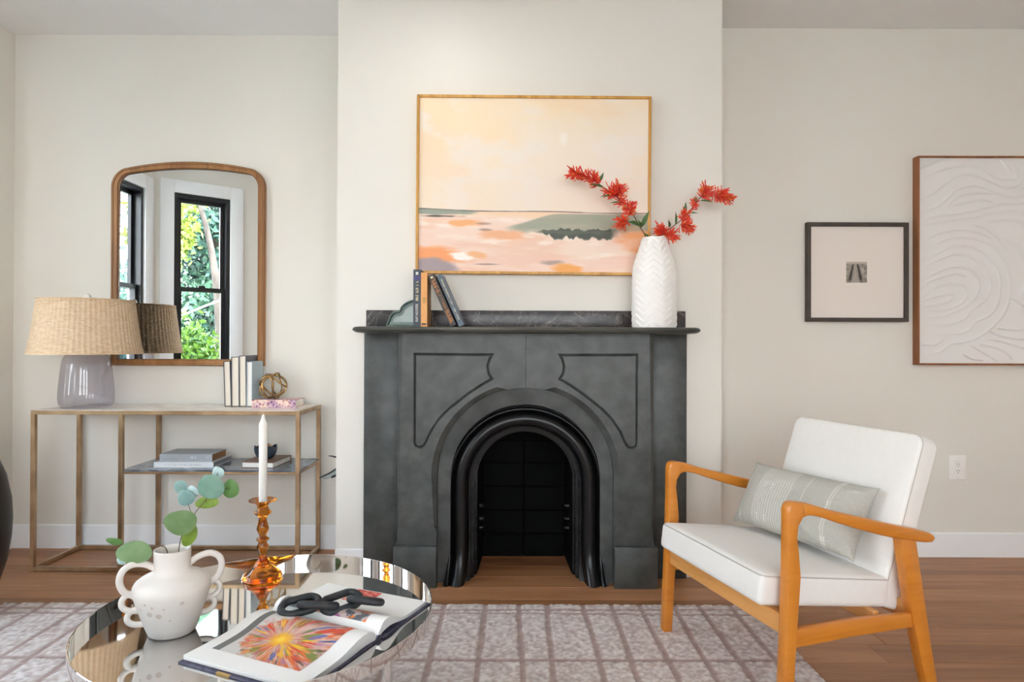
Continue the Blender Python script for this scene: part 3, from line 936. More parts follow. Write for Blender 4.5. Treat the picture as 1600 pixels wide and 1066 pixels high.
for _d, _y in ((0.0015, -0.0265), (0.011, -0.0285), (0.0345, -0.026)):
    tube('frame_bead', [(x, _y, z) for x, z in mirror_outline(_d)], 0.0022, edge_wood, mr, 6, True)
prism('mirror_glass', mirror_outline(0.034), -0.015, -0.004, mirror_m, mr)

# ------------------------------------------------------------------ framed art in the right alcove
sp = thing('small_framed_print', 'square dark framed print with tiny photograph in a wide white mat', 'picture frame', W(1336, 426, YR))
frame_bars(sp, 0.527, 0.515, 0.021, -0.03, -0.001, dark_frame, 0.0015)
mat_board = pm('mat_board', (232, 222, 214), rough=0.7)
box('mat_board', -0.247, 0.247, -0.016, -0.002, -0.241, 0.241, mat_board, sp)
def photo_color(U, V):
    n = fbm(U * 9, V * 9, 41, 4); n2 = fbm(U * 30, V * 30, 43, 2)
    g = 150 + 60 * (n - 0.5) * 2 + 60 * (n2 - 0.5)
    mid = np.abs(U - 0.44)
    half = 0.03 + 0.22 * V
    road = (mid < half)
    g = np.where(road, 165 + 50 * (n2 - 0.5), g)
    strip = np.exp(-((mid - half - 0.05) / (0.035 + 0.05 * V)) ** 2) * sstep(0.08, 0.2, V) * (1 - sstep(0.8, 0.95, V) * 0.6)
    g = g * (1 - 0.75 * strip)
    g = np.where(V < 0.09, 190, g)
    return np.stack([g, g * 0.94, g * 0.88], -1)
painted_grid('photograph', 70, 70, lambda U, V: (-0.055 + U * 0.108, np.full(U.shape, -0.0168), 0.054 - V * 0.108), photo_color, print_m, sp)
fglass = mat_thin_glass('frame_glass', (0.98, 0.98, 0.98), 1.3, 0.02)

AW, AH = 0.86, 1.078
ta = thing('relief_panel', 'large white plaster relief of swirling ridges in a walnut frame', 'wall art', (0, 0, 0))
_tl = W(1434, 243, 3.325)
ta.location = (_tl.x + AW / 2, YR, _tl.z - AH / 2)
frame_bars(ta, AW, AH, 0.009, -0.048, -0.001, walnut, 0.001)
RID = [[(630,130),(700,100),(760,88),(815,88)], [(650,172),(720,140),(800,120),(860,118),(920,132),(980,170),(1040,182),(1075,175),(1075,140),(1060,110)],
 [(640,265),(690,245),(740,205),(800,170),(835,156),(890,162),(960,190),(1020,215),(1070,212),(1100,195),(1180,150)],
 [(640,328),(710,305),(760,265),(800,230),(860,210),(920,215),(980,240),(1050,260),(1100,258),(1200,220)], [(760,315),(780,280),(830,252),(900,243),(980,245)],
 [(780,300),(850,285),(920,275),(970,283)], [(630,378),(680,355),(760,345),(860,330),(940,310),(1020,293),(1100,290),(1250,270)],
 [(640,408),(700,385),(780,370),(880,358),(960,338),(1040,328),(1100,330),(1260,340)], [(950,372),(1030,368),(1100,375),(1220,390)],
 [(650,458),(720,430),(800,415),(860,418),(920,432),(970,455)],
 [(640,515),(700,480),(770,455),(840,450),(910,462),(970,495),(1020,560),(1043,650),(1043,730),(1020,800),(970,860),(900,910),(830,935),(770,945),(720,980),(645,996)],
 [(632,580),(690,535),(770,495),(850,490),(910,510),(960,560),(995,620),(1003,690),(990,760),(950,810),(890,840),(860,875),(800,895),(650,900)],
 [(632,615),(680,570),(760,535),(800,528),(860,540),(920,580),(950,640),(955,690),(930,740),(870,785),(830,830),(740,857),(650,845)],
 [(632,660),(680,625),(760,592),(820,588),(870,605),(900,650),(900,700),(870,745),(800,790),(720,820),(660,820)], [(640,695),(660,660),(740,630),(800,618),(850,630)],
 [(637,735),(680,695),(740,670),(810,668),(850,690),(840,735),(800,765),(730,788),(650,782)], [(640,745),(700,725),(780,712),(770,740),(700,765),(640,768)],
 [(640,945),(700,945),(745,915)], [(990,868),(1040,875),(1096,875),(1200,860)], [(945,880),(1010,905),(1096,918),(1220,920)], [(945,920),(1010,930),(1060,945),(1096,955),(1200,990)],
 [(910,945),(970,955),(1020,975),(1065,1015)], [(870,950),(930,985),(990,1020)], [(835,990),(870,1010),(925,1017)], [(880,390),(940,410),(1000,460),(1040,520)],
 [(1020,450),(1070,490),(1096,520),(1150,600)], [(1040,725),(1070,740),(1096,755),(1200,800)], [(1000,80),(1040,130),(1060,150)]]
for k in range(5):
    RID.append([(1120 + 60 * k + 20 * math.sin(q), 420 + 75 * q - 18 * k) for q in range(6)])
NXA, NYA = 250, 312
HA = np.zeros((NYA, NXA))
_cw, _ch = AW - 0.016, AH - 0.016
gx = np.linspace(0, _cw, NXA); gy = np.linspace(0, _ch, NYA)
for rid in RID:
    q = catmull([((a - 623) / 898.0, (b - 80) / 898.0, 0) for a, b in rid], 40)
    L = len(q)
    for i, p in enumerate(q):
        t = (q[min(i + 1, L - 1)] - q[max(i - 1, 0)]); t = t.normalized() if t.length > 0 else Vector((1, 0, 0))
        ix, iy = int(p.x / _cw * (NXA - 1)), int(p.y / _ch * (NYA - 1))
        if ix < -6 or ix > NXA + 6 or iy < -6 or iy > NYA + 6: continue
        x0, x1, y0, y1 = max(ix - 6, 0), min(ix + 7, NXA), max(iy - 6, 0), min(iy + 7, NYA)
        if x1 <= x0 or y1 <= y0: continue
        DX = gx[x0:x1][None, :] - p.x; DY = gy[y0:y1][:, None] - p.y
        d = np.sqrt(DX ** 2 + DY ** 2)
        amp = 0.0075 * min(1.0, 8 * (i + 1) / L, 8 * (L - i) / L)
        HA[y0:y1, x0:x1] = np.maximum(HA[y0:y1, x0:x1], amp * np.exp(-(d / 0.0042) ** 2))
HA += 0.0012 * fbm(np.linspace(0, 14, NXA)[None, :] + np.zeros((NYA, 1)), np.linspace(0, 18, NYA)[:, None] + np.zeros((1, NXA)), 51)
painted_grid('plaster_relief', NXA, NYA, lambda U, V: ((U - 0.5) * _cw, -0.034 - HA, (0.5 - V) * _ch), None, plaster_m, ta)
box('backing_board', -_cw / 2, _cw / 2, -0.033, 0.0, -_ch / 2, _ch / 2, paper_m, ta)

# ------------------------------------------------------------------ wall outlet
_p = W(1495, 730.5, YR)
ol = thing('wall_outlet', 'white double socket wall outlet above the baseboard', 'outlet', (_p.x, YR, _p.z))
box('cover_plate', -0.0445, 0.0445, -0.007, 0.0, -0.064, 0.064, plastic_w, ol, 0.004, 2)
ins = box('socket_insert', -0.0175, 0.0175, -0.0105, -0.003, -0.034, 0.034, plastic_w, ol, 0.002, 1)
for zz in (0.017, -0.017):
    for xx in (-0.006, 0.006): box('slot', xx - 0.0012, xx + 0.0012, -0.0109, -0.0100, zz - 0.001, zz + 0.006, slot_m, ins)
    lathe('ground_hole', [(0.0001, 0), (0.0024, 0)], slot_m, ins, 10, cap=(False, False), M=Matrix.Translation((0, -0.0108, zz - 0.008)) @ Matrix.Rotation(R(90), 4, 'X'))
for zz in (0.051, -0.051):
    lathe('screw', [(0.003, 0), (0.003, 0.001), (0.001, 0.0014)], plastic_w, ol, 10, M=Matrix.Translation((0, -0.007, zz)) @ Matrix.Rotation(R(90), 4, 'X'))

# ------------------------------------------------------------------ console table
CX0, CX1, CY0, CY1, CZ = -2.307, -1.016, 3.10, 3.448, 0.7715
cs = thing('console_table', 'brass framed console table with marble top and offset shelf', 'console table', ((CX0 + CX1) / 2, (CY0 + CY1) / 2, 0))
ox, oy = -(CX0 + CX1) / 2, -(CY0 + CY1) / 2
CB = 0.020
def cbar(name, x0, x1, y0, y1, z0, z1): return box(name, x0 + ox, x1 + ox, y0 + oy, y1 + oy, z0, z1, brass_m, cs, 0.0012, 1)
CM = -1.876
for x in (CX0, CX1 - CB):
    for y in (CY0, CY1 - CB): cbar('leg', x, x + CB, y, y + CB, 0, CZ - 0.0)
for y in (CY0, CY1 - CB): cbar('inner_post', CM - CB / 2, CM + CB / 2, y, y + CB, CB, CZ - CB)
for z in (0.002, CZ - CB):
    for y in (CY0, CY1 - CB): cbar('long_rail', CX0 + CB, CX1 - CB, y, y + CB, z, z + CB - 0.0005)
    for x in (CX0, CX1 - CB): cbar('end_rail', x, x + CB, CY0 + CB, CY1 - CB, z, z + CB - 0.0005)
SZ0 = 0.468
for y in (CY0, CY1 - 0.016): cbar('shelf_rail', CM + CB / 2, CX1 - CB, y, y + 0.016, SZ0, SZ0 + 0.012)
for x in (CM - CB / 2, CX1 - CB): cbar('shelf_rail', x, x + 0.016, CY0 + CB, CY1 - CB, SZ0, SZ0 + 0.012)
box('marble_top', CX0 + 0.012 + ox, CX1 - 0.012 + ox, CY0 + 0.010 + oy, CY1 - 0.010 + oy, CZ - 0.016, CZ + 0.002, white_marble, cs, 0.001, 1, 'pale marble top')
box('marble_shelf', CM - 0.004 + ox, CX1 - 0.004 + ox, CY0 + 0.010 + oy, CY1 - 0.006 + oy, SZ0 + 0.011, SZ0 + 0.018, blue_marble, cs, 0.001, 1, 'blue grey marble shelf')
CTOP = CZ + 0.002
SHT = SZ0 + 0.018

# ------------------------------------------------------------------ table lamp
lp = thing('table_lamp', 'table lamp with woven rattan shade and smoky glass base', 'lamp', (-2.137, 3.25, CTOP))
gp = [(0.060, 0.004), (0.098, 0.0), (0.112, 0.006), (0.119, 0.02), (0.1225, 0.045), (0.1215, 0.08), (0.118, 0.12), (0.113, 0.17), (0.108, 0.215), (0.103, 0.24), (0.094, 0.258), (0.078, 0.272), (0.055, 0.281), (0.030, 0.285), (0.018, 0.30), (0.018, 0.315)]
lathe('glass_base', gp, smoke_glass, lp, 64, 179, cap=(True, False))
lathe('socket', [(0.02, 0.306), (0.02, 0.33), (0.015, 0.335), (0.015, 0.38), (0.004, 0.385), (0.004, 0.545)], brass_m, lp, 20)
ZS0, ZS1 = 1.040 - CTOP, 1.312 - CTOP
def shade():
    ns, nr = 264, 132
    k = np.linspace(0, 1, nr)[:, None]; a = (np.arange(ns) / ns * 2 * PI)[None, :]
    rad = np.interp(k, [0, 0.06, 0.22, 0.5, 1.0], [0.248, 0.246, 0.2365, 0.225, 0.209])
    st = 66
    weave = np.cos(a * st) * 0.0019 + np.sin(a * st / 2 + PI * np.floor(k * 66)) * 0.0011
    rowb = np.abs(np.sin(k * PI * 66)) * 0.0011
    r = rad + weave + rowb
    edge = (k < 0.012) | (k > 0.988)
    r = np.where(edge, rad + 0.004, r)
    X = r * np.cos(a); Y = r * np.sin(a); Z = (ZS0 + (ZS1 - ZS0) * k) + 0 * a
    v = np.stack([X, Y, Z], -1).reshape(-1, 3)
    f = []
    for i in range(nr - 1):
        for j in range(ns):
            j2 = (j + 1) % ns
            f.append((i * ns + j, i * ns + j2, (i + 1) * ns + j2, (i + 1) * ns + j))
    # inner lining
    b = len(v)
    vi = np.stack([(rad - 0.006) * np.cos(a), (rad - 0.006) * np.sin(a), Z], -1)[[0, nr // 2, nr - 1]].reshape(-1, 3)
    v = np.concatenate([v, vi])
    for i in range(2):
        for j in range(ns):
            j2 = (j + 1) % ns
            f.append((b + i * ns + j, b + (i + 1) * ns + j, b + (i + 1) * ns + j2, b + i * ns + j2))
    for j in range(ns):
        j2 = (j + 1) % ns
        f.append((j, b + j, b + j2, j2)); f.append(((nr - 1) * ns + j, (nr - 1) * ns + j2, b + 2 * ns + j2, b + 2 * ns + j))
    from_py('rattan_shade', v, f, rattan_m, lp, 60)
shade()
bm = bmesh.new()
for q in range(3):
    bbox(bm, 0.0, 0.208, -0.002, 0.002, ZS1 - 0.006, ZS1 - 0.002, Matrix.Rotation(2 * PI * q / 3, 4, 'Z'))
from_bm('shade_spider', bm, brass_m, lp)
lathe('finial', [(0.005, ZS1 - 0.004), (0.007, ZS1 + 0.001), (0.014, ZS1 + 0.007), (0.0175, ZS1 + 0.016), (0.014, ZS1 + 0.026), (0.006, ZS1 + 0.032), (0.0005, ZS1 + 0.033)], ceramic_w, lp, 24, 179)

# ------------------------------------------------------------------ books
def book(name, label, thick, height, depth, cover, M, group=None, spine_front=True, pages=None, board=0.0028, hinge=True):
    """thickness in x, spine at y = 0, height in z"""
    rt = thing(name, label, 'book', (0, 0, 0), 0, group)
    rt.matrix_world = M
    bm = bmesh.new()
    bbox(bm, 0, board, 0, depth, 0, height); bbox(bm, thick - board, thick, 0, depth, 0, height)
    if spine_front: bbox(bm, board, thick - board, 0, board, 0, height)
    else: bbox(bm, board, thick - board, depth - board, depth, 0, height)
    from_bm('cover', bm, cover, rt)
    g = 0.004
    if spine_front: box('page_block', board, thick - board, board, depth - g, g, height - g, pages or paper_m, rt)
    else: box('page_block', board, thick - board, g, depth - board, g, height - g, pages or paper_m, rt)
    return rt
def cm(name, c, rough=0.5, c2=None, **k): return pm(name, c, c2, rough=rough, **k)
cv_slate = cm('cover_slate', (86, 88, 98)); cv_char = cm('cover_charcoal', (84, 84, 86)); cv_grey = cm('cover_grey', (96, 96, 104)); cv_blue = cm('cover_pale_blue', (176, 192, 200))
pg_cream = pm('page_cream', (236, 228, 214), (222, 212, 196), nscale=160, stretch=(10, 0.3, 0.05), rough=0.8)
pg_white = pm('page_bright', (240, 238, 232), (230, 226, 220), nscale=160, stretch=(10, 0.3, 0.05), rough=0.8)
YBK = 3.294
def XB(px, Y=YBK): return (px - 800) / F * Y
specs = [(351.5, 362.0, 0.232, cv_slate, pg_cream, 'slim slate grey book standing page side out, outermost toward the lamp'),
         (362.3, 374.3, 0.254, cv_char, pg_cream, 'charcoal book with cream pages out beside the slim slate book'),
         (374.6, 385.4, 0.260, cv_grey, pg_cream, 'tallest standing grey book next to the pale blue book'),
         (385.7, 394.3, 0.230, cv_blue, pg_white, 'standing pale blue book beside the brass orb')]
for (a, b, h, cv, pg, lab) in specs:
    th = XB(b) - XB(a)
    tilt = -2.0 if a < 352 else (-0.8 if a < 380 else 0.0)
    Mx = Matrix.Translation((XB(a), YBK, CTOP)) @ Matrix.Rotation(R(tilt), 4, 'Y')
    book('upright_book', lab, th, h, 0.145, cv, Mx, 'books standing on the console', False, pg)

def flat_M(x_right, y, z, rot=0.0):
    return Matrix.Translation((x_right, y, z)) @ Matrix.Rotation(rot, 4, 'Z') @ Matrix.Rotation(R(-90), 4, 'Y')
# purple patterned book, spine to the room
def mat_pattern():
    m, t, b = nodes('purple_pattern')
    b.inputs['Roughness'].default_value = 0.5
    co = t.nodes.new('ShaderNodeTexCoord')
    vo = t.nodes.new('ShaderNodeTexVoronoi'); vo.inputs['Scale'].default_value = 62; vo.feature = 'DISTANCE_TO_EDGE'
    t.links.new(co.outputs['Object'], vo.inputs['Vector'])
    r = t.nodes.new('ShaderNodeValToRGB')
    e = r.color_ramp.elements
    e[0].position = 0.01; e[0].color = (*lin((232, 208, 206)), 1)
    e[1].position = 0.26; e[1].color = (*lin((128, 86, 124)), 1)
    k = e.new(0.08); k.color = (*lin((168, 124, 158)), 1)
    t.links.new(vo.outputs[0], r.inputs[0])
    n = t.nodes.new('ShaderNodeTexNoise'); n.inputs['Scale'].default_value = 14
    t.links.new(co.outputs['Object'], n.inputs['Vector'])
    mx = t.nodes.new('ShaderNodeMix'); mx.data_type = 'RGBA'
    r2 = t.nodes.new('ShaderNodeValToRGB'); r2.color_ramp.elements[0].position = 0.45; r2.color_ramp.elements[1].position = 0.55
    t.links.new(n.outputs['Fac'], r2.inputs[0]); t.links.new(r2.outputs[0], mx.inputs[0])
    t.links.new(r.outputs[0], mx.inputs[6])
    r3 = t.nodes.new('ShaderNodeValToRGB')
    r3.color_ramp.elements[0].position = 0.01; r3.color_ramp.elements[0].color = (*lin((244, 222, 206)), 1)
    r3.color_ramp.elements[1].position = 0.28; r3.color_ramp.elements[1].color = (*lin((196, 128, 120)), 1)
    t.links.new(vo.outputs[0], r3.inputs[0]); t.links.new(r3.outputs[0], mx.inputs[7])
    t.links.new(mx.outputs[2], b.inputs['Base Color'])
    return m
purple = mat_pattern()
PT = 0.038
book('patterned_book', 'purple and pink patterned book lying under the brass orb', PT, 0.222, 0.140, purple, flat_M(-1.090, 3.262, CTOP), None, True, paper_m)

# brass orb of interlocked rings
orb = thing('ring_orb', 'bronze orb of interlocked bent rings on the patterned book', 'ornament', (-1.232, 3.330, CTOP + PT))
RO = 0.068
def ring(axis, rr=RO):
    q = Vector((0, 0, 1)).rotation_difference(Vector(axis).normalized())
    pts = []
    for k in range(60):
        a = 2 * PI * k / 60
        w = 1.0 + 0.06 * math.cos(3 * a)
        p = Vector((math.cos(a) * rr * w, math.sin(a) * rr * w, 0.010 * math.sin(3 * a)))
        pts.append(q @ p + Vector((0, 0, 0.0665)))
    return pts
for i, ax in enumerate(((0.95, 0.30, 0.30), (-0.95, 0.35, 0.25), (0.1, -1.0, 0.55), (0.05, 0.75, 0.8))):
    tube('ring', ring(ax, RO - 0.0012 * i), 0.0042, gold_m, orb, 8, True, flat=1.25)

# books and bowl on the shelf
g_cover = cm('cover_light_grey', (168, 172, 178), c2=(158, 162, 168)); w_cover = cm('cover_white', (226, 228, 230)); br_cover = cm('cover_brown', (118, 92, 78), c2=(134, 104, 84)); kraft = pm('page_kraft', (150, 108, 72), rough=0.8)
dk = pm('faint_ink', (120, 124, 132), rough=0.6); silver_ink = pm('pale_ink', (238, 238, 240), rough=0.5)
def XS(px, Y): return (px - 800) / F * Y
YW = 3.175
b1 = book('flat_book', 'thin white book at the bottom of the pair on the blue shelf', 0.026, XS(334.5, YW) - XS(241.5, YW), 0.215, w_cover, flat_M(XS(334.5, YW), YW, SHT), 'books lying on the console shelf', True, pm('page_grey', (150, 154, 160), rough=0.7))
YG = 3.19
b2 = book('flat_book', 'thick pale grey book on top of the thin white book', 0.037, XS(332.5, YG) - XS(250.5, YG), 0.165, g_cover, flat_M(XS(332.5, YG), YG, SHT + 0.0261), 'books lying on the console shelf', True, kraft)
def ink_marks(bk, xc, w, z0, z1, mat, seed, words=()):
    """lettering too small to read: a broken run of ink strokes along the spine"""
    rg_ = random.Random(seed); bm = bmesh.new(); z = z0
    while z < z1:
        l = rg_.uniform(0.30, 0.55) * w
        k = rg_.random()
        if k < 0.5: bbox(bm, xc - w / 2, xc + w / 2, -0.0005, 0.0006, z, z + l * 0.4); bbox(bm, xc + w / 2 - w * 0.28, xc + w / 2, -0.0005, 0.0006, z, z + l)
        elif k < 0.8: bbox(bm, xc - w / 2, xc + w / 2, -0.0005, 0.0006, z, z + l * 0.7)
        else: bbox(bm, xc - w / 2, xc - w / 2 + w * 0.3, -0.0005, 0.0006, z, z + l); bbox(bm, xc + w / 2 - w * 0.3, xc + w / 2, -0.0005, 0.0006, z, z + l)
        z += l + w * 0.16 + (w * 0.7 if rg_.random() < 0.18 else 0)
    return from_bm('spine_lettering', bm, mat, bk)
ink_marks(b2, 0.011, 0.006, 0.170, 0.240, dk, 1)
ink_marks(b2, 0.020, 0.009, 0.080, 0.108, silver_ink, 2)
ink_marks(b2, 0.021, 0.006, 0.018, 0.030, silver_ink, 3)
ink_marks(b1, 0.013, 0.006, 0.060, 0.240, pm('grey_ink', (176, 178, 182), rough=0.6), 4)
YP = 3.165
book('flat_book', 'brown covered book lying with white pages out under the navy bowl', 0.028, XS(428, YP) - XS(376.5, YP), 0.215, br_cover, flat_M(XS(428, YP), YP, SHT, R(-4)), 'books lying on the console shelf', False, pg_white)
bw = thing('petal_bowl', 'small navy bowl with scalloped rim on the brown book', 'bowl', (XS(415.5, 3.26), 3.265, SHT + 0.0282))
navy = pm('navy_glaze', (38, 50, 62), (48, 62, 76), nscale=14, rough=0.4)
pr = [(0.018, 0.0), (0.030, 0.004), (0.044, 0.016), (0.052, 0.032), (0.0555, 0.05), (0.054, 0.066), (0.0515, 0.066), (0.0525, 0.05), (0.049, 0.034), (0.041, 0.020), (0.028, 0.009), (0.002, 0.006)]
v, f = lathe_data(pr, 60)
vv = []
for (x, y, z) in v:
    a = math.atan2(y, x)
    if z > 0.045: z += (abs(math.sin(a * 2.0 + 0.6)) - 0.6) * 0.012 * (z - 0.045) / 0.021
    vv.append((x, y, z))
f.append(tuple(range(59, -1, -1)))
from_py('bowl', vv, f, navy, bw, 60, None, recalc=True)
pot_m = pm('dried_petals', (176, 128, 100), (220, 190, 160), nscale=90, rough=0.9)
bm = bmesh.new()
for k in range(46):
    a = random.uniform(0, 2 * PI); r = 0.036 * math.sqrt(random.random())
    M = Matrix.Translation((r * math.cos(a), r * math.sin(a), 0.050 + 0.026 * (1 - (r / 0.036) ** 2) + random.uniform(-.004, .004))) @ Euler((random.uniform(0, 3), random.uniform(0, 3), 0)).to_matrix().to_4x4()
    bmesh.ops.create_cone(bm, segments=5, radius1=0.008, radius2=0.001, depth=0.007, cap_ends=True, matrix=M)
bmesh.ops.create_uvsphere(bm, u_segments=14, v_segments=8, radius=0.034, matrix=Matrix.Translation((0, 0, 0.040)) @ Matrix.Diagonal((1, 1, 0.75, 1)))
from_bm('dried_flowers', bm, pot_m, bw)['kind'] = 'stuff'

# glass bracket on the side of the chimney breast
gb = thing('glass_bracket', 'clear glass wall bracket with dark edge beside the chimney breast', 'bracket', (BX0, 3.27, 0.40))
def gpan(nm, pts, y0, y1, mat): return prism(nm, pts, y0, y1, mat, gb, 0)
gpan('glass_blade', [(0.0, 0.088), (0.0, 0.045), (-0.054, 0.028), (-0.100, 0.012), (-0.138, 0.016)], -0.004, 0.05, clear_glass)
tube('dark_edge', [(0.001, -0.006, 0.092), (-0.054, -0.006, 0.063), (-0.085, -0.006, 0.043), (-0.112, -0.006, 0.030), (-0.138, -0.006, 0.019)], [0.0042, 0.0042, 0.0040, 0.0034, 0.0016], black_m, gb, 8)
tube('upper_rod', [(0.001, 0.0, 0.121), (-0.054, 0.0, 0.123), (-0.075, 0.0, 0.128), (-0.092, 0.0, 0.130)], [0.0045, 0.0045, 0.0032, 0.0016], black_m, gb, 8)
tube('clip', [(0.001, -0.008, 0.052), (-0.056, -0.008, 0.031), (-0.074, -0.008, 0.022)], 0.0055, black_m, gb, 8)
# dark rounded floor vase at the room corner
dv = thing('floor_vase', 'dark rounded floor vase at the edge near the console', 'vase', (-2.228, 2.60, 0))
lathe('body', [(0.085, 0.0), (0.10, 0.004), (0.135, 0.10), (0.163, 0.20), (0.177, 0.30), (0.180, 0.37), (0.176, 0.45), (0.158, 0.55), (0.125, 0.64), (0.085, 0.70), (0.062, 0.73), (0.060, 0.76), (0.075, 0.79), (0.068, 0.79), (0.052, 0.76), (0.052, 0.72)], black_vase_m, dv, 56, 179, cap=(True, False))
# ------------------------------------------------------------------ on the mantel
MZ = 1.173
navy_c = pm('cover_navy', (44, 50, 62), (52, 58, 70), nscale=20, rough=0.45)
purp = pm('cover_band', (66, 62, 110), rough=0.5)
orange_c = pm('cover_orange', (224, 158, 88), (230, 170, 104), nscale=30, rough=0.5)
grey_side = pm('cover_greyblue', (92, 104, 120), rough=0.5)
brown_c = pm('cover_dark_brown', (58, 52, 48), rough=0.5); steel_c = pm('cover_steel', (84, 98, 116), (70, 80, 92), nscale=20, rough=0.45)
ink_cream = pm('ink_cream', (240, 226, 176), rough=0.5); ink_white = pm('ink_white', (236, 234, 228), rough=0.5); ink_orange = pm('ink_orange', (222, 142, 66), rough=0.5); ink_green = pm('ink_olive', (150, 130, 60), rough=0.5); ink_teal = pm('ink_teal', (40, 116, 116), rough=0.5)
YM = 2.865
def up_text(bk, s, size, xc, zc, mat, up=True, sx=1.0, nm='spine_lettering'):
    """lettering that runs up the spine"""
    M = Matrix.Translation((xc, -0.0003, zc)) @ Matrix(((0, -1, 0, 0), (0, 0, -1, 0), (1, 0, 0, 0), (0, 0, 0, 1)))
    return text_mesh(nm, s, size, mat, bk, M, sx=sx)
b = book('mantel_book', 'upright navy book with white spine lettering beside the green dish', 0.033, 0.254, 0.150, navy_c, Matrix.Translation((-0.4385, YM, MZ)), 'books on the mantel shelf')
up_text(b, 'KAY HOOPER', 0.0165, 0.0165, 0.062, ink_white, sx=0.78)
ink_marks(b, 0.0165, 0.011, 0.116, 0.198, ink_cream, 5)
box('spine_band', 0.0, 0.033, -0.0004, 0.001, 0.205, 0.226, purp, b)
_e = box('spine_emblem', 0.011, 0.022, -0.0006, 0.001, 0.231, 0.243, ink_white, b); box('emblem_mark', 0.0145, 0.0185, -0.001, 0.001, 0.235, 0.239, navy_c, _e)
b = book('mantel_book', 'upright orange book between the navy book and the leaning books', 0.0275, 0.241, 0.142, orange_c, Matrix.Translation((-0.4045, YM, MZ)), 'books on the mantel shelf')
for k in range(6):
    a = 2 * PI * k / 6
    tube('spine_ornament', [(0.0137 + 0.005 * math.cos(a) + 0.0035 * math.cos(q * PI / 5), -0.0004, 0.118 + 0.009 * math.sin(a) + 0.0045 * math.sin(q * PI / 5)) for q in range(10)], 0.0007, ink_green, b, 5, True)
box('foot_label', 0.004, 0.0235, -0.0004, 0.001, 0.008, 0.0155, brown_c, b)
def leaning(name, label, x0, ang, th, h, d, cov, z0=MZ):
    M = Matrix.Translation((x0, YM, z0)) @ Matrix.Rotation(R(-ang), 4, 'Y')
    return book('mantel_book', label, th, h, d, cov, M, 'books on the mantel shelf')
b = leaning('mantel_book', 'leaning dark brown book with orange spine lettering', -0.2735, 24.0, 0.0275, 0.247, 0.142, brown_c)
for ln, (xc, z0, z1) in enumerate(((0.0095, 0.15, 0.222), (0.0185, 0.165, 0.222), (0.014, 0.082, 0.145), (0.010, 0.014, 0.078), (0.019, 0.02, 0.075))):
    ink_marks(b, xc, 0.0080, z0, z1, ink_orange, 30 + ln)
box('spine_tab', 0.008, 0.018, -0.0005, 0.001, 0.230, 0.238, ink_cream, b)
b = leaning('mantel_book', 'leaning steel blue book with cream lettering, outermost of the row', -0.2345, 24.0, 0.0235, 0.248, 0.142, steel_c)
ink_marks(b, 0.0125, 0.0055, 0.100, 0.226, ink_cream, 41)
ink_marks(b, 0.0125, 0.0055, 0.030, 0.092, ink_cream, 42)
lathe('foot_emblem', [(0.0002, 0), (0.006, 0)], ink_teal, b, 3, cap=(False, False), M=Matrix.Translation((0.0117, -0.0004, 0.014)) @ Matrix.Rotation(R(90), 4, 'X'))

# lobed green dish standing against the books
dd = thing('lobed_dish', 'grey green lobed ceramic dish standing on edge behind the navy book', 'dish', (0, 0, MZ))
dish_rim = pm('green_glaze', (86, 104, 98), (110, 128, 120), nscale=30, rough=0.3); dish_in = pm('pale_green_glaze', (150, 164, 160), (176, 186, 182), nscale=12, rough=0.35)
YD = 2.96
ctr = W(640, 510, YD)
dd.location = (ctr.x, YD, MZ)
def dpt(px, py): p = W(px, py, YD); return Vector((p.x - ctr.x, p.z - MZ))
dl = [dpt(*q) for q in ((606, 512.5), (606.5, 502), (609, 494), (613.5, 488.5), (619, 485.5), (623.5, 486), (626, 480), (631, 474.5), (638, 470.5), (646, 468.5), (654, 470), (660, 474), (664, 481), (665, 490), (662, 500), (655, 508), (645, 512.5))]
dl = [Vector((p.x, max(p.y, 0.0))) for p in dl]
dc = catmull([(p.x, 0, p.y) for p in dl], 5, True)
dc2 = [(p.x, max(p.z, 0.0)) for p in dc]
prism('dish_plate', [tuple(q) for q in inset(dc2, [0.004] * len(dc2))], 0.0, 0.008, dish_in, dd)
tube('dish_rim', [(p[0], -0.004, p[1] + 0.004 * (p[1] < 0.004)) for p in [tuple(q) for q in inset(dc2, [0.005] * len(dc2))]], 0.0052, dish_rim, dd, 8, True, flat=2.2, up=(0, 1, 0))
tube('inner_band', [(p[0], -0.001, p[1]) for p in [tuple(q) for q in inset(dc2, [0.017] * len(dc2))]], 0.007, dish_rim, dd, 6, True, flat=0.3, up=(0, 1, 0))

# white herringbone vase
vs = thing('herringbone_vase', 'tall white ceramic vase with chevron relief on the mantel', 'vase', (W(1022, 511, 2.93).x, 2.93, MZ))
VHT = 0.408
zk = [0, 0.01, 0.10, 0.20, 0.26, 0.292, 0.33, 0.37, 0.395, 0.408]
rk = [0.0965, 0.0985, 0.0995, 0.0990, 0.0965, 0.0915, 0.0790, 0.0655, 0.0575, 0.0545]
NS, NR = 384, 320
k = np.linspace(0, 1, NR)[:, None]; a = (np.arange(NS) / NS * 2 * PI)[None, :]
zz = k * VHT
rad = np.interp(zz, zk, rk)
for _ in range(3): rad[1:-1] = (rad[:-2] + rad[1:-1] + rad[2:]) / 3
colw = (a + 0.037) * 14 / (2 * PI)
tri = np.abs((colw % 2) - 1)
ph = (zz - tri * 0.033) / 0.0300
saw = ph - np.floor(ph)
rel = np.where(saw < 0.90, 0.10 + 0.90 * saw / 0.90, 0.10 + 0.90 * (1 - saw) / 0.10)
mask = sstep(0.004, 0.012, zz) * (1 - sstep(VHT - 0.012, VHT - 0.005, zz))
rr_ = rad + (rel - 0.6) * 0.0062 * mask
V_ = np.stack([rr_ * np.cos(a), rr_ * np.sin(a), zz + 0 * a], -1).reshape(-1, 3)
fc = []
